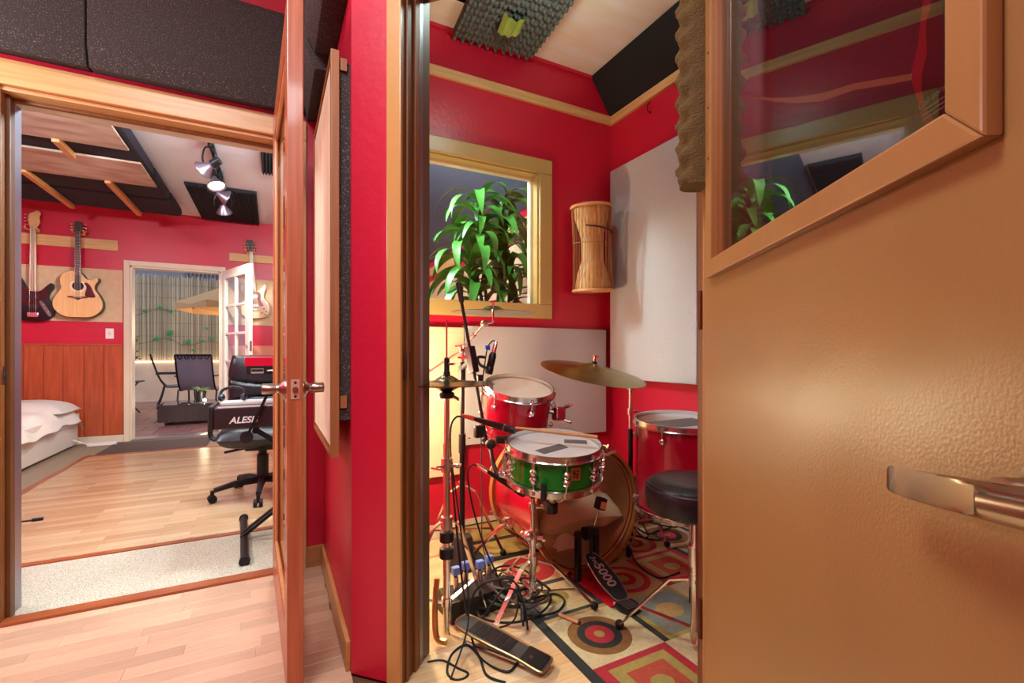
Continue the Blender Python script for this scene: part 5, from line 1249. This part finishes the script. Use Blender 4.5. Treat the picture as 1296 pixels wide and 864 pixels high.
# pillow inside
def pil2(sgn):
    def f(u, v):
        a = u * 2 - 1; c = v * 2 - 1; e = max(0, 1 - abs(a) ** 3) * max(0, 1 - abs(c) ** 3)
        return (.24 * a, .06 + .02 * a * a - .02 * sgn * 0 + .12 * 0 + (-.12 * e ** .5 if sgn > 0 else .075 * e ** .5) + .018 * math.sin(9 * a + 5 * c) * e + .012 * math.sin(17 * c - 6 * a) * e, .02 + .3 * v)
    return f
tpw = MB().grid(30, 24, pil2(1)).grid(30, 24, pil2(-1))
plw = thing('damping_blanket', 'crumpled beige blanket stuffed inside the bass drum', 'blanket', BC)
for i, v in enumerate(tpw.v): tpw.v[i] = Vector((v.x, v.z, -v.y))
tpw.build('crumpled_cloth', mat('beige_blanket', '#dcc49c', .9, bump=.4, bscale=10), plw, smooth=60)
wc = MB().grid(10, 10, lambda u, v: (-.15 + .13 * u + .01 * math.sin(9 * v), .035 + .05 * v, -.19 + .06 * math.sin(PI * u) * math.sin(PI * v) + .03 * v)); wc.build('white_cloth', M_DUVET, plw, smooth=60)
# kick pedal
kp = thing('kick_pedal', 'black bass drum pedal with white lettering on its footboard', 'drum pedal', (1.285, 1.50, RZ + .003))
MB().bx(-.055, 0, 0, .055, .31, .006).build('base_plate', mat('red_plate', '#b8122c', .3), kp, bevel=.002)
for s in (-1, 1): MB().bar((s * .05, .24, .005), (s * .05, .24, .215), .022, .024).build('post', M_BLKMETAL, kp); 
for s in (-1, 1): MB().ball((s * .05, .24, .215), .019).build('post_cap', M_BLKMETAL, kp)
MB().cyl((-.05, .24, .213), (.06, .24, .213), .007, n=12).build('axle', M_BLKMETAL, kp)
MB().cyl((-.014, .24, .213), (.014, .24, .213), .03, n=24).build('drive_cam', M_BLKMETAL, kp)
MB().bx(.02, .225, .2, .05, .26, .235).build('beater_hub', M_BLKMETAL, kp, bevel=.004)
MB().cyl((.035, .24, .22), (.06, .225, .33), .0035, n=8).build('beater_rod', M_CHROME, kp)
bt = MB().bx(-.022, -.02, -.028, .022, .02, .028, Matrix.Translation((.064, .222, .345)) @ Matrix.Rotation(.3, 4, 'Y')).build('beater', M_BLKPLAS, kp, bevel=.008); MB().bx(-.014, -.024, -.02, .014, -.02, .012, Matrix.Translation((.064, .222, .345)) @ Matrix.Rotation(.3, 4, 'Y')).build('beater_pad', mat('felt_pad', '#d8a070', .9), bt)
MB().tube([(0, .215, .215), (0, .21, .15), (0, .2, .105)], .006, n=6).build('chain', M_BLKMETAL, kp)
fpl = [(-.028, .0), (.028, .0), (.044, .05), (.05, .11), (.042, .19), (.03, .235), (.012, .25), (-.012, .25), (-.03, .235), (-.042, .19), (-.05, .11), (-.044, .05)]
FM = frame((0, -.0, .018), (1, 0, 0), (0, math.cos(.42), math.sin(.42)), (0, -math.sin(.42), math.cos(.42)))
fbp = MB().prism(smoothpoly(fpl, 3), 0, .009, FM).build('footboard', M_BLKMETAL, kp, bevel=.002)
oe = smoothpoly(fpl, 3)
MB().tube([FM @ Vector((x, y, .009)) for x, y in oe], .0025, n=5, closed=True).build('footboard_rim', mat('grey_rim', '#8a8680', .35, .7), fbp)
text_mesh('lettering', '5000', .062, M_TEXTG, fbp, FM @ Matrix.Translation((0, .125, .0098)) @ Matrix.Rotation(-PI / 2, 4, 'Z'), bold=.001)
text_mesh('lettering', 'dw', .04, M_TEXTG, fbp, FM @ Matrix.Translation((0, .21, .0098)) @ Matrix.Rotation(-PI / 2, 4, 'Z'))
hpl = MB().prism(smoothpoly([(-.035, 0), (.035, 0), (.046, -.035), (.034, -.075), (0, -.085), (-.034, -.075), (-.046, -.035)], 3), 0, .016, Matrix.Translation((0, .0, .004))).build('heel_plate', M_BLKMETAL, kp, bevel=.003)
for k in range(6): MB().bx(-.03, -.012 - k * .011, .0195, .03, -.008 - k * .011, .0215).build('grip_bar', MATS['grey_rim'], hpl)
MB().cyl((-.04, .0, .016), (.04, 0, .016), .007, n=10).build('heel_hinge', M_CHROME, kp)
# rack tom
TT = atz(657, 492, 2.13); tz = (Vector((0, 0, 1)) + (Vector((0, 0, 0)) - Vector((.98, 1.88, 0))).normalized() * .34 + Vector((.13, 0, 0))).normalized(); TD = .20
tom = drum('rack_tom', 'small red lacquered tom with a cream head on the bass drum', TT - tz * TD, tz, .152, TD, M_DRUMRED, M_HEAD, 6, a0=.5)
inv = (Matrix.Translation(TT - tz * TD) @ rotz_to(tz).to_matrix().to_4x4()).inverted()
text_mesh('lettering', 'REMO', .022, M_BLKPLAS, tom, Matrix.Translation(local_on(inv, atz(623, 486, 2.10)).xy.to_3d() + Vector((0, 0, TD + .0018))) @ Matrix.Rotation(1.2, 4, 'Z'))
# tom mount: bracket right of tom to the bass drum top
tmn = thing('tom_mount', 'chrome tom mount rising from the bass drum shell', 'drum hardware', (1.15, 1.98, .58))
pA = atz(707, 523, 2.14) - Vector((1.15, 1.98, .58)); 
MB().cyl((0, 0, -.01), (0, 0, .16), .0125, n=14).build('mount_tube', M_CHROME, tmn); MB().cyl((0, 0, -.02), (0, 0, .02), .03, n=16).build('mount_plate', M_CHROME, tmn)
pT = Vector((0, 0, .16)); MB().tube([pT, pT + (pA - pT) * .6 + Vector((0, 0, .02)), pA], .008, n=10).build('mount_arm', M_CHROME, tmn)
MB().box(pA, (.05, .05, .065)).build('mount_clamp', M_CHROME, tmn, bevel=.01, seg=3); wing(tmn, pA + Vector((.02, -.02, .03)), (.5, -.6, .3), 1.5); wing(tmn, pA + Vector((.02, -.02, -.03)), (.6, -.6, -.2), 1.3)
MB().cyl(pA, pA + (TT - tz * .07 - Vector((1.15, 1.98, .58)) - pA) * .42, .011, n=10).build('mount_rod', M_CHROME, tmn)
# floor tom
FC = atz(861, 534, 2.2); FTz = (Vector((0, 0, 1)) + Vector((-.04, -.06, 0))).normalized(); FD = .40
ftom = drum('floor_tom', 'large red lacquered floor tom with duct tape on its head', FC - FTz * FD, FTz, .202, FD, M_DRUMRED, M_HEADG, 8, a0=.2)
for (x0, y0, x1, y1, r_) in ((-.17, -.09, .11, .05, .45), (.03, -.19, .12, -.06, 1.0)):
    MB().bx(x0, y0, FD + .0015, x1, y1, FD + .0025, Matrix.Rotation(r_, 4, 'Z')).build('tape_patch', M_TAPE, ftom)
invf = (Matrix.Translation(FC - FTz * FD) @ rotz_to(FTz).to_matrix().to_4x4()).inverted()
for k, aa in enumerate((math.radians(233), math.radians(350), math.radians(110))):
    d = Vector((math.cos(aa), math.sin(aa), 0)); base = FC.xy.to_3d()
    ztop = .50; p0 = base + d * .225 + Vector((0, 0, ztop)); p1 = base + d * .225 + Vector((0, 0, .16)); p2 = base + d * .27 + Vector((0, 0, RZ + .02))
    lg = MB().tube([invf @ p0, invf @ p1, invf @ p2], .0055, n=8).build('leg', M_CHROME, ftom)
    MB().cyl(invf @ (p2 - Vector((0, 0, .016))), invf @ (p2 + Vector((0, 0, .035))), .014, n=12).build('rubber_foot', M_RUBBER, lg)
    MB().box(invf @ (base + d * .214 + Vector((0, 0, .47))), (.03, .03, .06)).build('leg_bracket', M_CHROME, ftom, bevel=.006)
# throne
TP = Vector((1.318, 1.152, RZ))
thn = thing('drum_throne', 'round black leather drum throne on a chrome tripod', 'stool', TP)
MB().lathe([(0, .60), (.1, .602), (.14, .598), (.162, .585), (.170, .565), (.172, .53), (.166, .50), (.15, .49), (0, .49)], 48).build('seat', M_LEATHER, thn)
MB().torus(.166, .004, Matrix.Translation((0, 0, .575)), 48, 6).build('seat_piping', M_BLKPLAS, thn)
MB().cyl((0, 0, .46), (0, 0, .495), .06, n=20).build('seat_plate', M_BLKMETAL, thn)
MB().cyl((0, 0, .3), (0, 0, .48), .0135, n=16).build('upper_post', M_CHROME, thn); MB().cyl((0, 0, .03), (0, 0, .34), .0185, n=18).build('lower_post', M_CHROME, thn)
MB().cyl((0, 0, .30), (0, 0, .37), .026, n=18).build('height_collar', M_CHROME, thn); wing(thn, (.02, -.02, .335), (.7, -.7, 0), 1.5)
fa_ = math.atan2(1.372 - TP.y, 1.17 - TP.x)
leg_set(thn, Vector((0, 0, 0)), .25, .27, 0, (fa_, fa_ + 2.09, fa_ - 2.09), .018, True, .026)
# hi-hat
HP = Vector((.572, 1.632, 0)); hh = thing('hi_hat_stand', 'chrome hi-hat stand with two bronze cymbals by the doorway', 'cymbal stand', HP)
MB().cyl((0, 0, .02), (0, 0, .72), .0135, n=16).build('lower_tube', M_CHROME, hh); MB().cyl((0, 0, .62), (0, 0, .895), .0105, n=16).build('upper_tube', M_CHROME, hh)
MB().cyl((0, 0, .88), (0, 0, 1.175), .0032, n=8).build('pull_rod', M_CHROME, hh)
MB().cyl((0, 0, .615), (0, 0, .665), .021, n=16).build('height_clamp', M_CHROME, hh); wing(hh, (.015, -.015, .64), (.7, -.7, 0), 1.3); wing(hh, (-.02, -.01, .635), (-1, -.3, 0), 1.3)
MB().lathe([(0, .885), (.025, .885), (.028, .895), (.028, .905), (.012, .912), (0, .912)], 18).build('cymbal_seat', M_BLKPLAS, hh); wing(hh, (.02, -.015, .892), (.8, -.5, -.5), 1.0)
cyp = [(.004, .03), (.018, .029), (.034, .02), (.045, .012), (.10, .007), (.178, .0), (.178, -.0012), (.10, .0055), (.045, .0105), (.034, .0185), (.004, .028)]
MB().lathe([(r, .94 + z) for r, z in cyp], 64).build('top_cymbal', M_BRASSL, hh); MB().lathe([(r, .936 - z * .9) for r, z in cyp], 64).build('bottom_cymbal', M_BRASSL, hh)
MB().lathe([(0, .965), (.012, .965), (.013, .978), (.010, .985), (.010, 1.03), (.006, 1.035), (0, 1.035)], 16).build('clutch', M_BLKMETAL, hh); wing(hh, (.005, -.008, 1.012), (.7, -.7, 0), 1.0)
leg_set(hh, Vector((0, 0, .0)), .43, .2, 0, (math.radians(20), math.radians(168)), .02, True, .02)
for z in (.30, .36): MB().cyl((0, 0, z), (0, 0, z + .035), .026, n=16).build('spring_dial', M_BLKPLAS, hh)
MB().tube(catmull([(-.03, .02, .22), (-.045, .0, .12), (-.045, -.02, .03), (-.02, -.05, .02)], 6), .011, n=8).build('pedal_yoke', mat('brass_yoke', '#c8a064', .3, .9), hh)
fdir_ = (flr(676, 850) - HP).normalized(); fdir_.z = 0; fdir_.normalize(); fsd = Vector((-fdir_.y, fdir_.x, 0))
FM2 = frame(Vector((.04, -.03, .07)) , -fsd, fdir_ * math.cos(-.15) + Vector((0, 0, math.sin(-.15))), (fdir_ * math.sin(.15) + Vector((0, 0, math.cos(.15)))))
fp2 = [(-.03, 0), (.03, 0), (.045, .05), (.046, .16), (.04, .26), (.045, .34), (.03, .36), (-.03, .36), (-.045, .34), (-.04, .26), (-.046, .16), (-.045, .05)]
hb_ = MB().prism(smoothpoly(fp2, 3), 0, .01, FM2).build('footboard', mat('grey_pedal_metal', '#5e6266', .35, .6), hh, bevel=.002)
MB().tube([FM2 @ Vector((x, y, .01)) for x, y in smoothpoly(fp2, 3)], .003, n=5, closed=True).build('footboard_rim', MATS['brass_yoke'], hb_)
for k in range(5): MB().bx(-.034, .06 + k * .034, .0095, .034, .09 + k * .034, .0125, FM2).build('grip_pad', M_BLKPLAS, hb_, bevel=.001)
MB().bx(-.04, .27, .0095, .04, .35, .014, FM2).build('heel_plate', M_BLKPLAS, hb_, bevel=.003); MB().cyl(FM2 @ Vector((.01, .3, .013)), FM2 @ Vector((.01, .3, .017)), .007, n=12).build('rivet', M_CHROME, hb_)
MB().bar((0.0, -.0, .018), Vector((0, 0, .012)) + fdir_ * .33, .008, .006).build('base_rod', M_CHROME, hh)
# ride cymbal and stand
RP = atz(798, 447, 2.6); RP.z = RZ; rs = thing('cymbal_stand', 'chrome boom cymbal stand behind the bass drum carrying the large cymbal', 'cymbal stand', RP)
rt = .85
MB().cyl((0, 0, .03), (0, 0, .62), .0135, n=14).build('lower_tube', M_BLKMETAL, rs); MB().cyl((0, 0, .56), (0, 0, rt), .0105, n=14).build('upper_tube', M_CHROME, rs)
MB().cyl((0, 0, .70), (0, 0, .735), .018, n=14).build('height_clamp', M_CHROME, rs); wing(rs, (.012, -.01, .717), (.8, -.5, 0), 1.2)
RC = atz(751, 466, 2.22) - RP
be = Vector((RC.x * -.42, RC.y * -.42, rt - .005)); bs = RC + Vector((0, 0, -.05))
tl = Vector((0, 0, rt + .015)); MB().tube([tl + (tl - bs) * .38 * Vector((1, 1, .6)), tl, bs], .0065, n=8).build('boom_arm', M_CHROME, rs)
MB().box((0, 0, rt + .01), (.03, .035, .05)).build('boom_tilter', M_CHROME, rs, bevel=.008, seg=3); wing(rs, (-.015, -.015, rt + .02), (-.8, -.5, .1), 1.3); wing(rs, (.015, -.015, rt + .02), (.8, -.5, .1), 1.3)
leg_set(rs, Vector((0, 0, .0)), .34, .2, 0, (math.radians(60), math.radians(180), math.radians(-60)))
cz = (Vector((0, 0, 1)) + Vector((-.21, -.27, 0)) * .52 + Vector((.8886, -.4587, 0)) * .20).normalized()
MB().cyl(bs, RC + cz * .035, .004, n=8).build('cymbal_post', M_CHROME, rs)
MB().cyl(RC + cz * .022, RC + cz * .034, .012, n=12).build('felt_washer', M_BLKPLAS, rs); wing(rs, RC + cz * .034, cz, 1.2)
RIDE = RP + RC
ride = tag(MB().lathe([(.004, .024), (.03, .021), (.055, .008), (.07, .0), (.16, -.009), (.252, -.022), (.252, -.0235), (.16, -.0105), (.07, -.0015), (.055, .0065), (.03, .0195), (.004, .0225)], 72).build('ride_cymbal', M_BRASS), 'large tilted bronze cymbal over the bass drum', 'cymbal')
ride.location = RIDE; ride.rotation_euler = rotz_to(cz)
# crash cymbal at the window, boom stand
CP = atz(585, 447, 2.5); CP = Vector((CP.x, CP.y, 0)); cs = thing('cymbal_stand', 'chrome boom cymbal stand in front of the window carrying the level cymbal', 'cymbal stand', CP)
ct = 1.075
MB().cyl((0, 0, .03), (0, 0, .6), .0135, n=14).build('lower_tube', M_CHROME, cs); MB().cyl((0, 0, .55), (0, 0, ct), .0105, n=14).build('upper_tube', M_CHROME, cs)
MB().cyl((0, 0, .58), (0, 0, .62), .019, n=14).build('height_clamp', M_CHROME, cs); wing(cs, (.012, -.01, .6), (.8, -.5, 0), 1.2)
e0 = atz(543, 470, 2.62) - CP; e1 = atz(613, 409, 2.3) - CP; e2 = atz(624, 393, 2.25) - CP
tlc = Vector((0, 0, ct)); MB().tube([e0, tlc, e1], .0065, n=8).build('boom_arm', M_CHROME, cs); MB().cyl(tlc * .5 + e1 * .5, tlc * .42 + e1 * .58, .011, n=10).build('boom_collar', M_CHROME, cs)
MB().box(tlc, (.03, .03, .045)).build('boom_tilter', M_CHROME, cs, bevel=.008); wing(cs, tlc + Vector((-.012, -.015, .01)), (-.7, -.7, .1), 1.3)
MB().ball(e1, .021, (1, 1, .9)).build('tilter_gear', M_CHROME, cs)
MB().tube([e1, e1 + Vector((.035, -.02, .004)), Vector((e2.x, e2.y, e1.z + .01)), e2 + Vector((0, 0, .03))], .0055, n=8).build('cymbal_post', M_CHROME, cs); wing(cs, e2 + Vector((0, 0, .022)), (0, 0, 1), 1.1)
leg_set(cs, Vector((0, 0, .0)), .34, .24, 0, (math.radians(70), math.radians(190), math.radians(-50)))
cc = tag(MB().lathe([(.004, .024), (.03, .021), (.05, .008), (.06, .004), (.13, -.002), (.203, -.010), (.203, -.0112), (.13, -.0032), (.06, .0028), (.05, .0068), (.03, .0197), (.004, .0227)], 64).build('crash_cymbal', M_BRASSL), 'level bronze cymbal seen edge on in front of the window', 'cymbal')
cc.location = CP + e2; cc.rotation_euler = (0.02, 0.01, 0)

# -- microphones
def mic(t, p_tail, p_head, r=.012, headr=.0135, col=M_BLKMETAL, tailm=M_CHROME):
    p0, p1 = Vector(p_tail), Vector(p_head); L = (p1 - p0).length; A = align(p0, p1)
    MB().lathe([(0, 0), (r * .62, 0), (r * .8, .01), (r, L * .3), (headr, L * .72), (headr, L * .74), (0, L * .74)], 20, A).build('mic_body', col, t)
    MB().lathe([(0, L * .74), (headr * .95, L * .74), (headr * 1.08, L * .76), (headr * 1.08, L * .95), (headr * .9, L), (0, L)], 20, A).build('mic_capsule', M_BLKPLAS, t)
    MB().torus(headr * 1.0, .0012, A @ Matrix.Translation((0, 0, L * .745)), 20, 5).build('mic_ring', M_CHROME, t)
    B = align(p0, p0 + (p0 - p1))
    MB().lathe([(0, 0), (.0095, 0), (.0095, .045), (.006, .06), (0, .062)], 14, B).build('cable_connector', tailm, t)
    return p0 + (p0 - p1).normalized() * .06
MP = flr(585, 716); MP.z = .0
ms = thing('microphone_stand', 'black microphone stand with a weighted cone base and boom arm', 'microphone stand', MP)
MB().lathe([(0, 0), (.085, 0), (.085, .012), (.06, .05), (.052, .135), (.045, .15), (.02, .155), (0, .155)], 28).build('cone_base', mat('dark_grey_iron', '#3c383a', .5, .4), ms)
zc = 1.05 - (458 - 447) * 2.27 / 589
MB().cyl((0, 0, .14), (0, 0, .6), .0135, n=14).build('lower_tube', M_BLKMETAL, ms); MB().cyl((0, 0, .55), (0, 0, zc), .010, n=14).build('upper_tube', M_BLKMETAL, ms); MB().cyl((0, 0, .56), (0, 0, .65), .018, n=14).build('height_clutch', M_BLKPLAS, ms)
MB().cyl((0, 0, zc - .12), (0, 0, zc - .02), .017, n=14).build('sleeve', M_BLKPLAS, ms)
bq0 = atz(580, 358, 2.15) - MP; bq1 = atz(616, 560, 1.98) - MP; bqm = atz(597, 455, 2.08) - MP
MB().tube([bq0, bqm, bq1], .0075, n=10).build('boom_tube', M_BLKMETAL, ms)
MB().cyl(bq0, bq0 + (bqm - bq0) * .25, .0125, n=14).build('boom_grip', M_BLKPLAS, ms)
tq = (bqm - bq0).normalized(); MB().bar(bqm - tq * .06, bqm + tq * .06, .034, .04).build('boom_clutch', M_BLKPLAS, ms, bevel=.004)
MB().cyl(Vector((0, 0, zc - .03)), bqm, .012, n=10).build('clutch_neck', M_BLKPLAS, ms); wing(ms, bqm + Vector((-.03, -.02, .01)), (-.8, -.5, 0), 1.4)
# mic over the snare
sm = thing('snare_microphone', 'long black dynamic microphone aimed across the green snare', 'microphone', atz(600, 531, 1.9))
o0 = atz(600, 531, 1.9); ptail = mic(sm, atz(601, 530, 1.92) - o0, atz(652, 545, 1.84) - o0, .0125, .0145, tailm=mat('copper_plug', '#b0754e', .35, .8))
MB().box(atz(606, 546, 1.9) - o0, (.04, .03, .05)).build('mic_clip', M_BLKPLAS, sm, bevel=.008)
# under-snare mic on a short arm
um_ = thing('under_snare_microphone', 'black microphone on a short arm aimed at the underside of the snare', 'microphone', atz(628, 603, 1.85))
o1 = atz(628, 603, 1.85); ptail2 = mic(um_, atz(618, 597, 1.86) - o1, atz(664, 626, 1.78) - o1, .011, .012)
MB().tube(catmull([atz(612, 556, 1.95) - o1, atz(620, 566, 1.92) - o1, atz(624, 585, 1.87) - o1, atz(630, 603, 1.845) - o1], 5), .009, n=8).build('mic_arm', M_BLKPLAS, um_)
MB().ball(atz(621, 562, 1.92) - o1, .021, (1.1, 1, 1)).build('arm_joint', M_BLKPLAS, um_); MB().box(atz(636, 556, 1.88) - o1, (.06, .02, .032)).build('arm_clamp', M_BLKPLAS, um_, bevel=.008)
# tom mic
tmc = thing('tom_microphone', 'black tom microphone with blue tape clipped to the red tom rim', 'microphone', atz(620, 470, 2.12)); o2 = atz(620, 470, 2.12)
MB().lathe([(0, 0), (.017, 0), (.019, .004), (.019, .03), (.0165, .034), (.0175, .036), (.0175, .085), (.013, .1), (0, .1)], 20, align(atz(618, 473, 2.12) - o2, atz(626, 440, 2.14) - o2)).build('mic_body', M_BLKMETAL, tmc)
MB().lathe([(0, 0), (.0105, 0), (.0105, .05), (.007, .065), (0, .066)], 14, align(atz(624, 449, 2.14) - o2, atz(628, 432, 2.15) - o2)).build('cable_connector', M_CHROME, tmc)
MB().tube(catmull([atz(628, 434, 2.15) - o2, atz(624, 431, 2.14) - o2, atz(617, 440, 2.13) - o2, atz(613, 465, 2.12) - o2, atz(610, 487, 2.12) - o2], 6), .0032, n=6).build('cable', M_BLKPLAS, tmc)
MB().box(atz(617, 440, 2.125) - o2, (.024, .012, .022)).build('blue_tape', mat('blue_tape', '#2a58c8', .5), tmc, bevel=.004)
MB().tube(catmull([atz(617, 466, 2.12) - o2, atz(607, 461, 2.12) - o2, atz(605, 452, 2.13) - o2, atz(614, 452, 2.13) - o2], 5), .007, n=8).build('clip_arm', M_BLKPLAS, tmc); MB().box(atz(607, 478, 2.12) - o2, (.03, .03, .03)).build('rim_clip', M_BLKPLAS, tmc, bevel=.006)

# -- lamp beside the linen panel
lp_ = thing('clamp_lamp', 'small metal floor lamp shining on the cream linen panel', 'lamp', (.56, 2.22, 0))
MB().lathe([(0, 0), (.09, 0), (.09, .015), (.02, .03), (0, .03)], 20).build('lamp_base', M_BLKMETAL, lp_); MB().cyl((0, 0, .03), (0, 0, .8), .008, n=10).build('lamp_pole', M_BLKMETAL, lp_)
MB().ball((0, 0, .86), .028).build('bulb', mat('warm_bulb', '#ffffff', .4, emit='#ffe3a0', estr=30), lp_); MB().cyl((0, 0, .79), (0, 0, .835), .014, n=12).build('lamp_socket', M_BLKPLAS, lp_)
# -- stage box with plugs
SBp = flr(597, 775); sb = thing('stage_box', 'black stage box with audio plugs marked by blue tape', 'audio box', Vector((SBp.x + .03, SBp.y + .02, 0)), (0, 0, math.radians(5)))
MB().bx(-.14, -.06, 0, .12, .08, .085).build('box_body', M_BLKPLAS, sb, bevel=.006)
for k in range(4):
    x = -.09 + k * .055; y = .01 + .02 * (k % 2)
    c_ = MB().cyl((x, y, .085), (x, y, .15), .0115, n=12).build('plug', M_CHROME, sb)
    MB().cyl((x, y, .15), (x, y, .18), .007, n=8).build('plug_boot', M_BLKPLAS, c_)
    MB().bx(x - .016, y - .014, .158, x + .016, y + .012, .19).build('blue_tape', mat('pale_blue_tape', '#6f8fe0', .5) if 'pale_blue_tape' not in MATS else MATS['pale_blue_tape'], c_, bevel=.005)
# -- cables
def cable(label, pts, r=.0042, m=M_RUBBER, grp=None, conn=None):
    P = catmull(pts, 10)
    t = thing('audio_cable', label, 'cable', P[0], group=grp); off = P[0]
    MB().tube([p - off for p in P], r, n=7).build('cable_sheath', m, t)
    if conn: 
        d = (P[-1] - P[-2]).normalized(); e = P[-1] - off; MB().cyl(e, e + d * .055, .0095, n=12).build('connector', M_BLKPLAS, t)
    return t
M_CABG = mat('grey_cable', '#55504c', .55)
g = 'cables heaped beside the hi-hat pedal'
rc_ = random.Random(21)
ce = flr(645, 770)
for k in range(9):
    rx, ry = rc_.uniform(.08, .16), rc_.uniform(.07, .14); cx_ = ce.x + rc_.uniform(-.06, .07); cy_ = ce.y + rc_.uniform(-.08, .1); a0 = rc_.uniform(0, 6.28)
    pts = []
    nturn = rc_.choice((7, 9, 11, 12))
    for i in range(nturn):
        a = a0 + i * .78; pts.append((cx_ + rx * math.cos(a) * (1 + .12 * math.sin(i * 1.7 + k)), cy_ + ry * math.sin(a), .016 + .012 * k * .6 + abs(.05 * math.sin(a * .5 + k)) * (1 if k % 3 == 0 else .35)))
    cable('black audio cable looped in the heap beside the hi-hat pedal', pts, .0045 if k % 2 else .0038, M_RUBBER if k % 3 else M_CABG, g)
cable('black cable standing up in a tall arch out of the heap', [flr(588, 790), flr(600, 790) + Vector((0, 0, .12)), atz(620, 735, 1.78), atz(650, 735, 1.78), atz(664, 770, 1.76), flr(668, 800) + Vector((0, 0, .01))])
cable('second thinner arch of black cable rising out of the heap', [flr(600, 800), atz(622, 765, 1.78), atz(640, 745, 1.78), atz(655, 752, 1.77), atz(650, 785, 1.75), flr(622, 800) + Vector((0, 0, .01))], .0036)
cable('black cable looping onto the rug with its end free', [flr(650, 772) + Vector((0, 0, .015)), flr(668, 765) + Vector((0, 0, .018)), flr(700, 756) + Vector((0, 0, .016)), flr(714, 764) + Vector((0, 0, .016)), flr(706, 778) + Vector((0, 0, .016)), flr(680, 784) + Vector((0, 0, .016)), flr(660, 782) + Vector((0, 0, .016))])
cable('black cable with a connector standing beside the rug edge', [flr(640, 745) + Vector((0, 0, .02)), atz(650, 745, 1.82), atz(660, 765, 1.8), atz(662, 790, 1.72), flr(662, 805) + Vector((0, 0, .055))], .0045, conn=True)
cable('black cable wound in a ring at the doorway under the hi-hat', [flr(541, 838), flr(560, 836), flr(580, 846), flr(592, 852) , flr(588, 858), flr(575, 860), flr(566, 850), flr(572, 828), flr(590, 818) + Vector((0, 0, .006)), flr(606, 832) + Vector((0, 0, .006)), flr(616, 856) + Vector((0, 0, .005)), flr(640, 864)], .0045)
cable('black cable hanging from the snare microphone to the floor', [atz(586, 528, 1.93), atz(577, 528, 1.93), atz(570, 545, 1.9), atz(572, 600, 1.86), atz(580, 690, 1.8), atz(590, 770, 1.74), flr(605, 830) + Vector((0, 0, .006)), flr(640, 852) + Vector((0, 0, .006)), flr(655, 840) + Vector((0, 0, .006))], .0042)
cable('black cable hanging from the under snare microphone to the heap', [atz(605, 590, 1.88), atz(598, 588, 1.88), atz(592, 600, 1.88), atz(598, 640, 1.87), atz(613, 690, 1.86), atz(628, 725, 1.85), flr(640, 765) + Vector((0, 0, .03))], .0036)
cable('thin black cable hanging straight behind the red tom', [atz(610, 487, 2.12), atz(609, 545, 2.1), atz(610, 620, 2.12), atz(611, 690, 2.14), flr(625, 728) + Vector((0, 0, .012))], .003, M_CABG)
cable('thin dark rod like cable running down the hi-hat stand', [HP + Vector((.014, -.012, .66)), HP + Vector((.03, -.03, .5)), HP + Vector((.05, -.05, .3)), HP + Vector((.045, -.1, .1)), flr(570, 862) + Vector((0, 0, .006))], .003)
for k in range(7):
    b0 = flr(845 + 5 * (k % 3), 690 + 3 * k); pts = []
    for i in range(8):
        a = k + i * .9; pts.append((1.93 + .17 * math.cos(a) + .02 * (k % 3), 2.12 + .24 * math.sin(a * 1.1 + k), .02 + .018 * k + .03 * abs(math.sin(a * 1.3))))
    cable('black cable in the dark heap behind the floor tom', pts, .0045, grp='cables heaped behind the floor tom')
cable('black cable trailing over the rug from behind the floor tom', [(1.78, 2.0, .02), flr(800, 705) + Vector((0, 0, .015)), flr(812, 722) + Vector((0, 0, .015)), flr(835, 735) + Vector((0, 0, .015)), flr(860, 728) + Vector((0, 0, .015))])
sk = thing('drumstick', 'broken wooden drumstick end lying on the patterned rug', 'drumstick', flr(708, 783) + Vector((0, 0, .017)))
q0 = Vector((0, 0, 0)); q1 = flr(732, 793) - flr(708, 783)
MB().cyl(q0, q1, .0072, n=10).build('stick', M_STICK, sk); MB().cyl(q1, q1 * 1.08, .0075, n=10).build('dark_tip', M_BLKPLAS, sk)
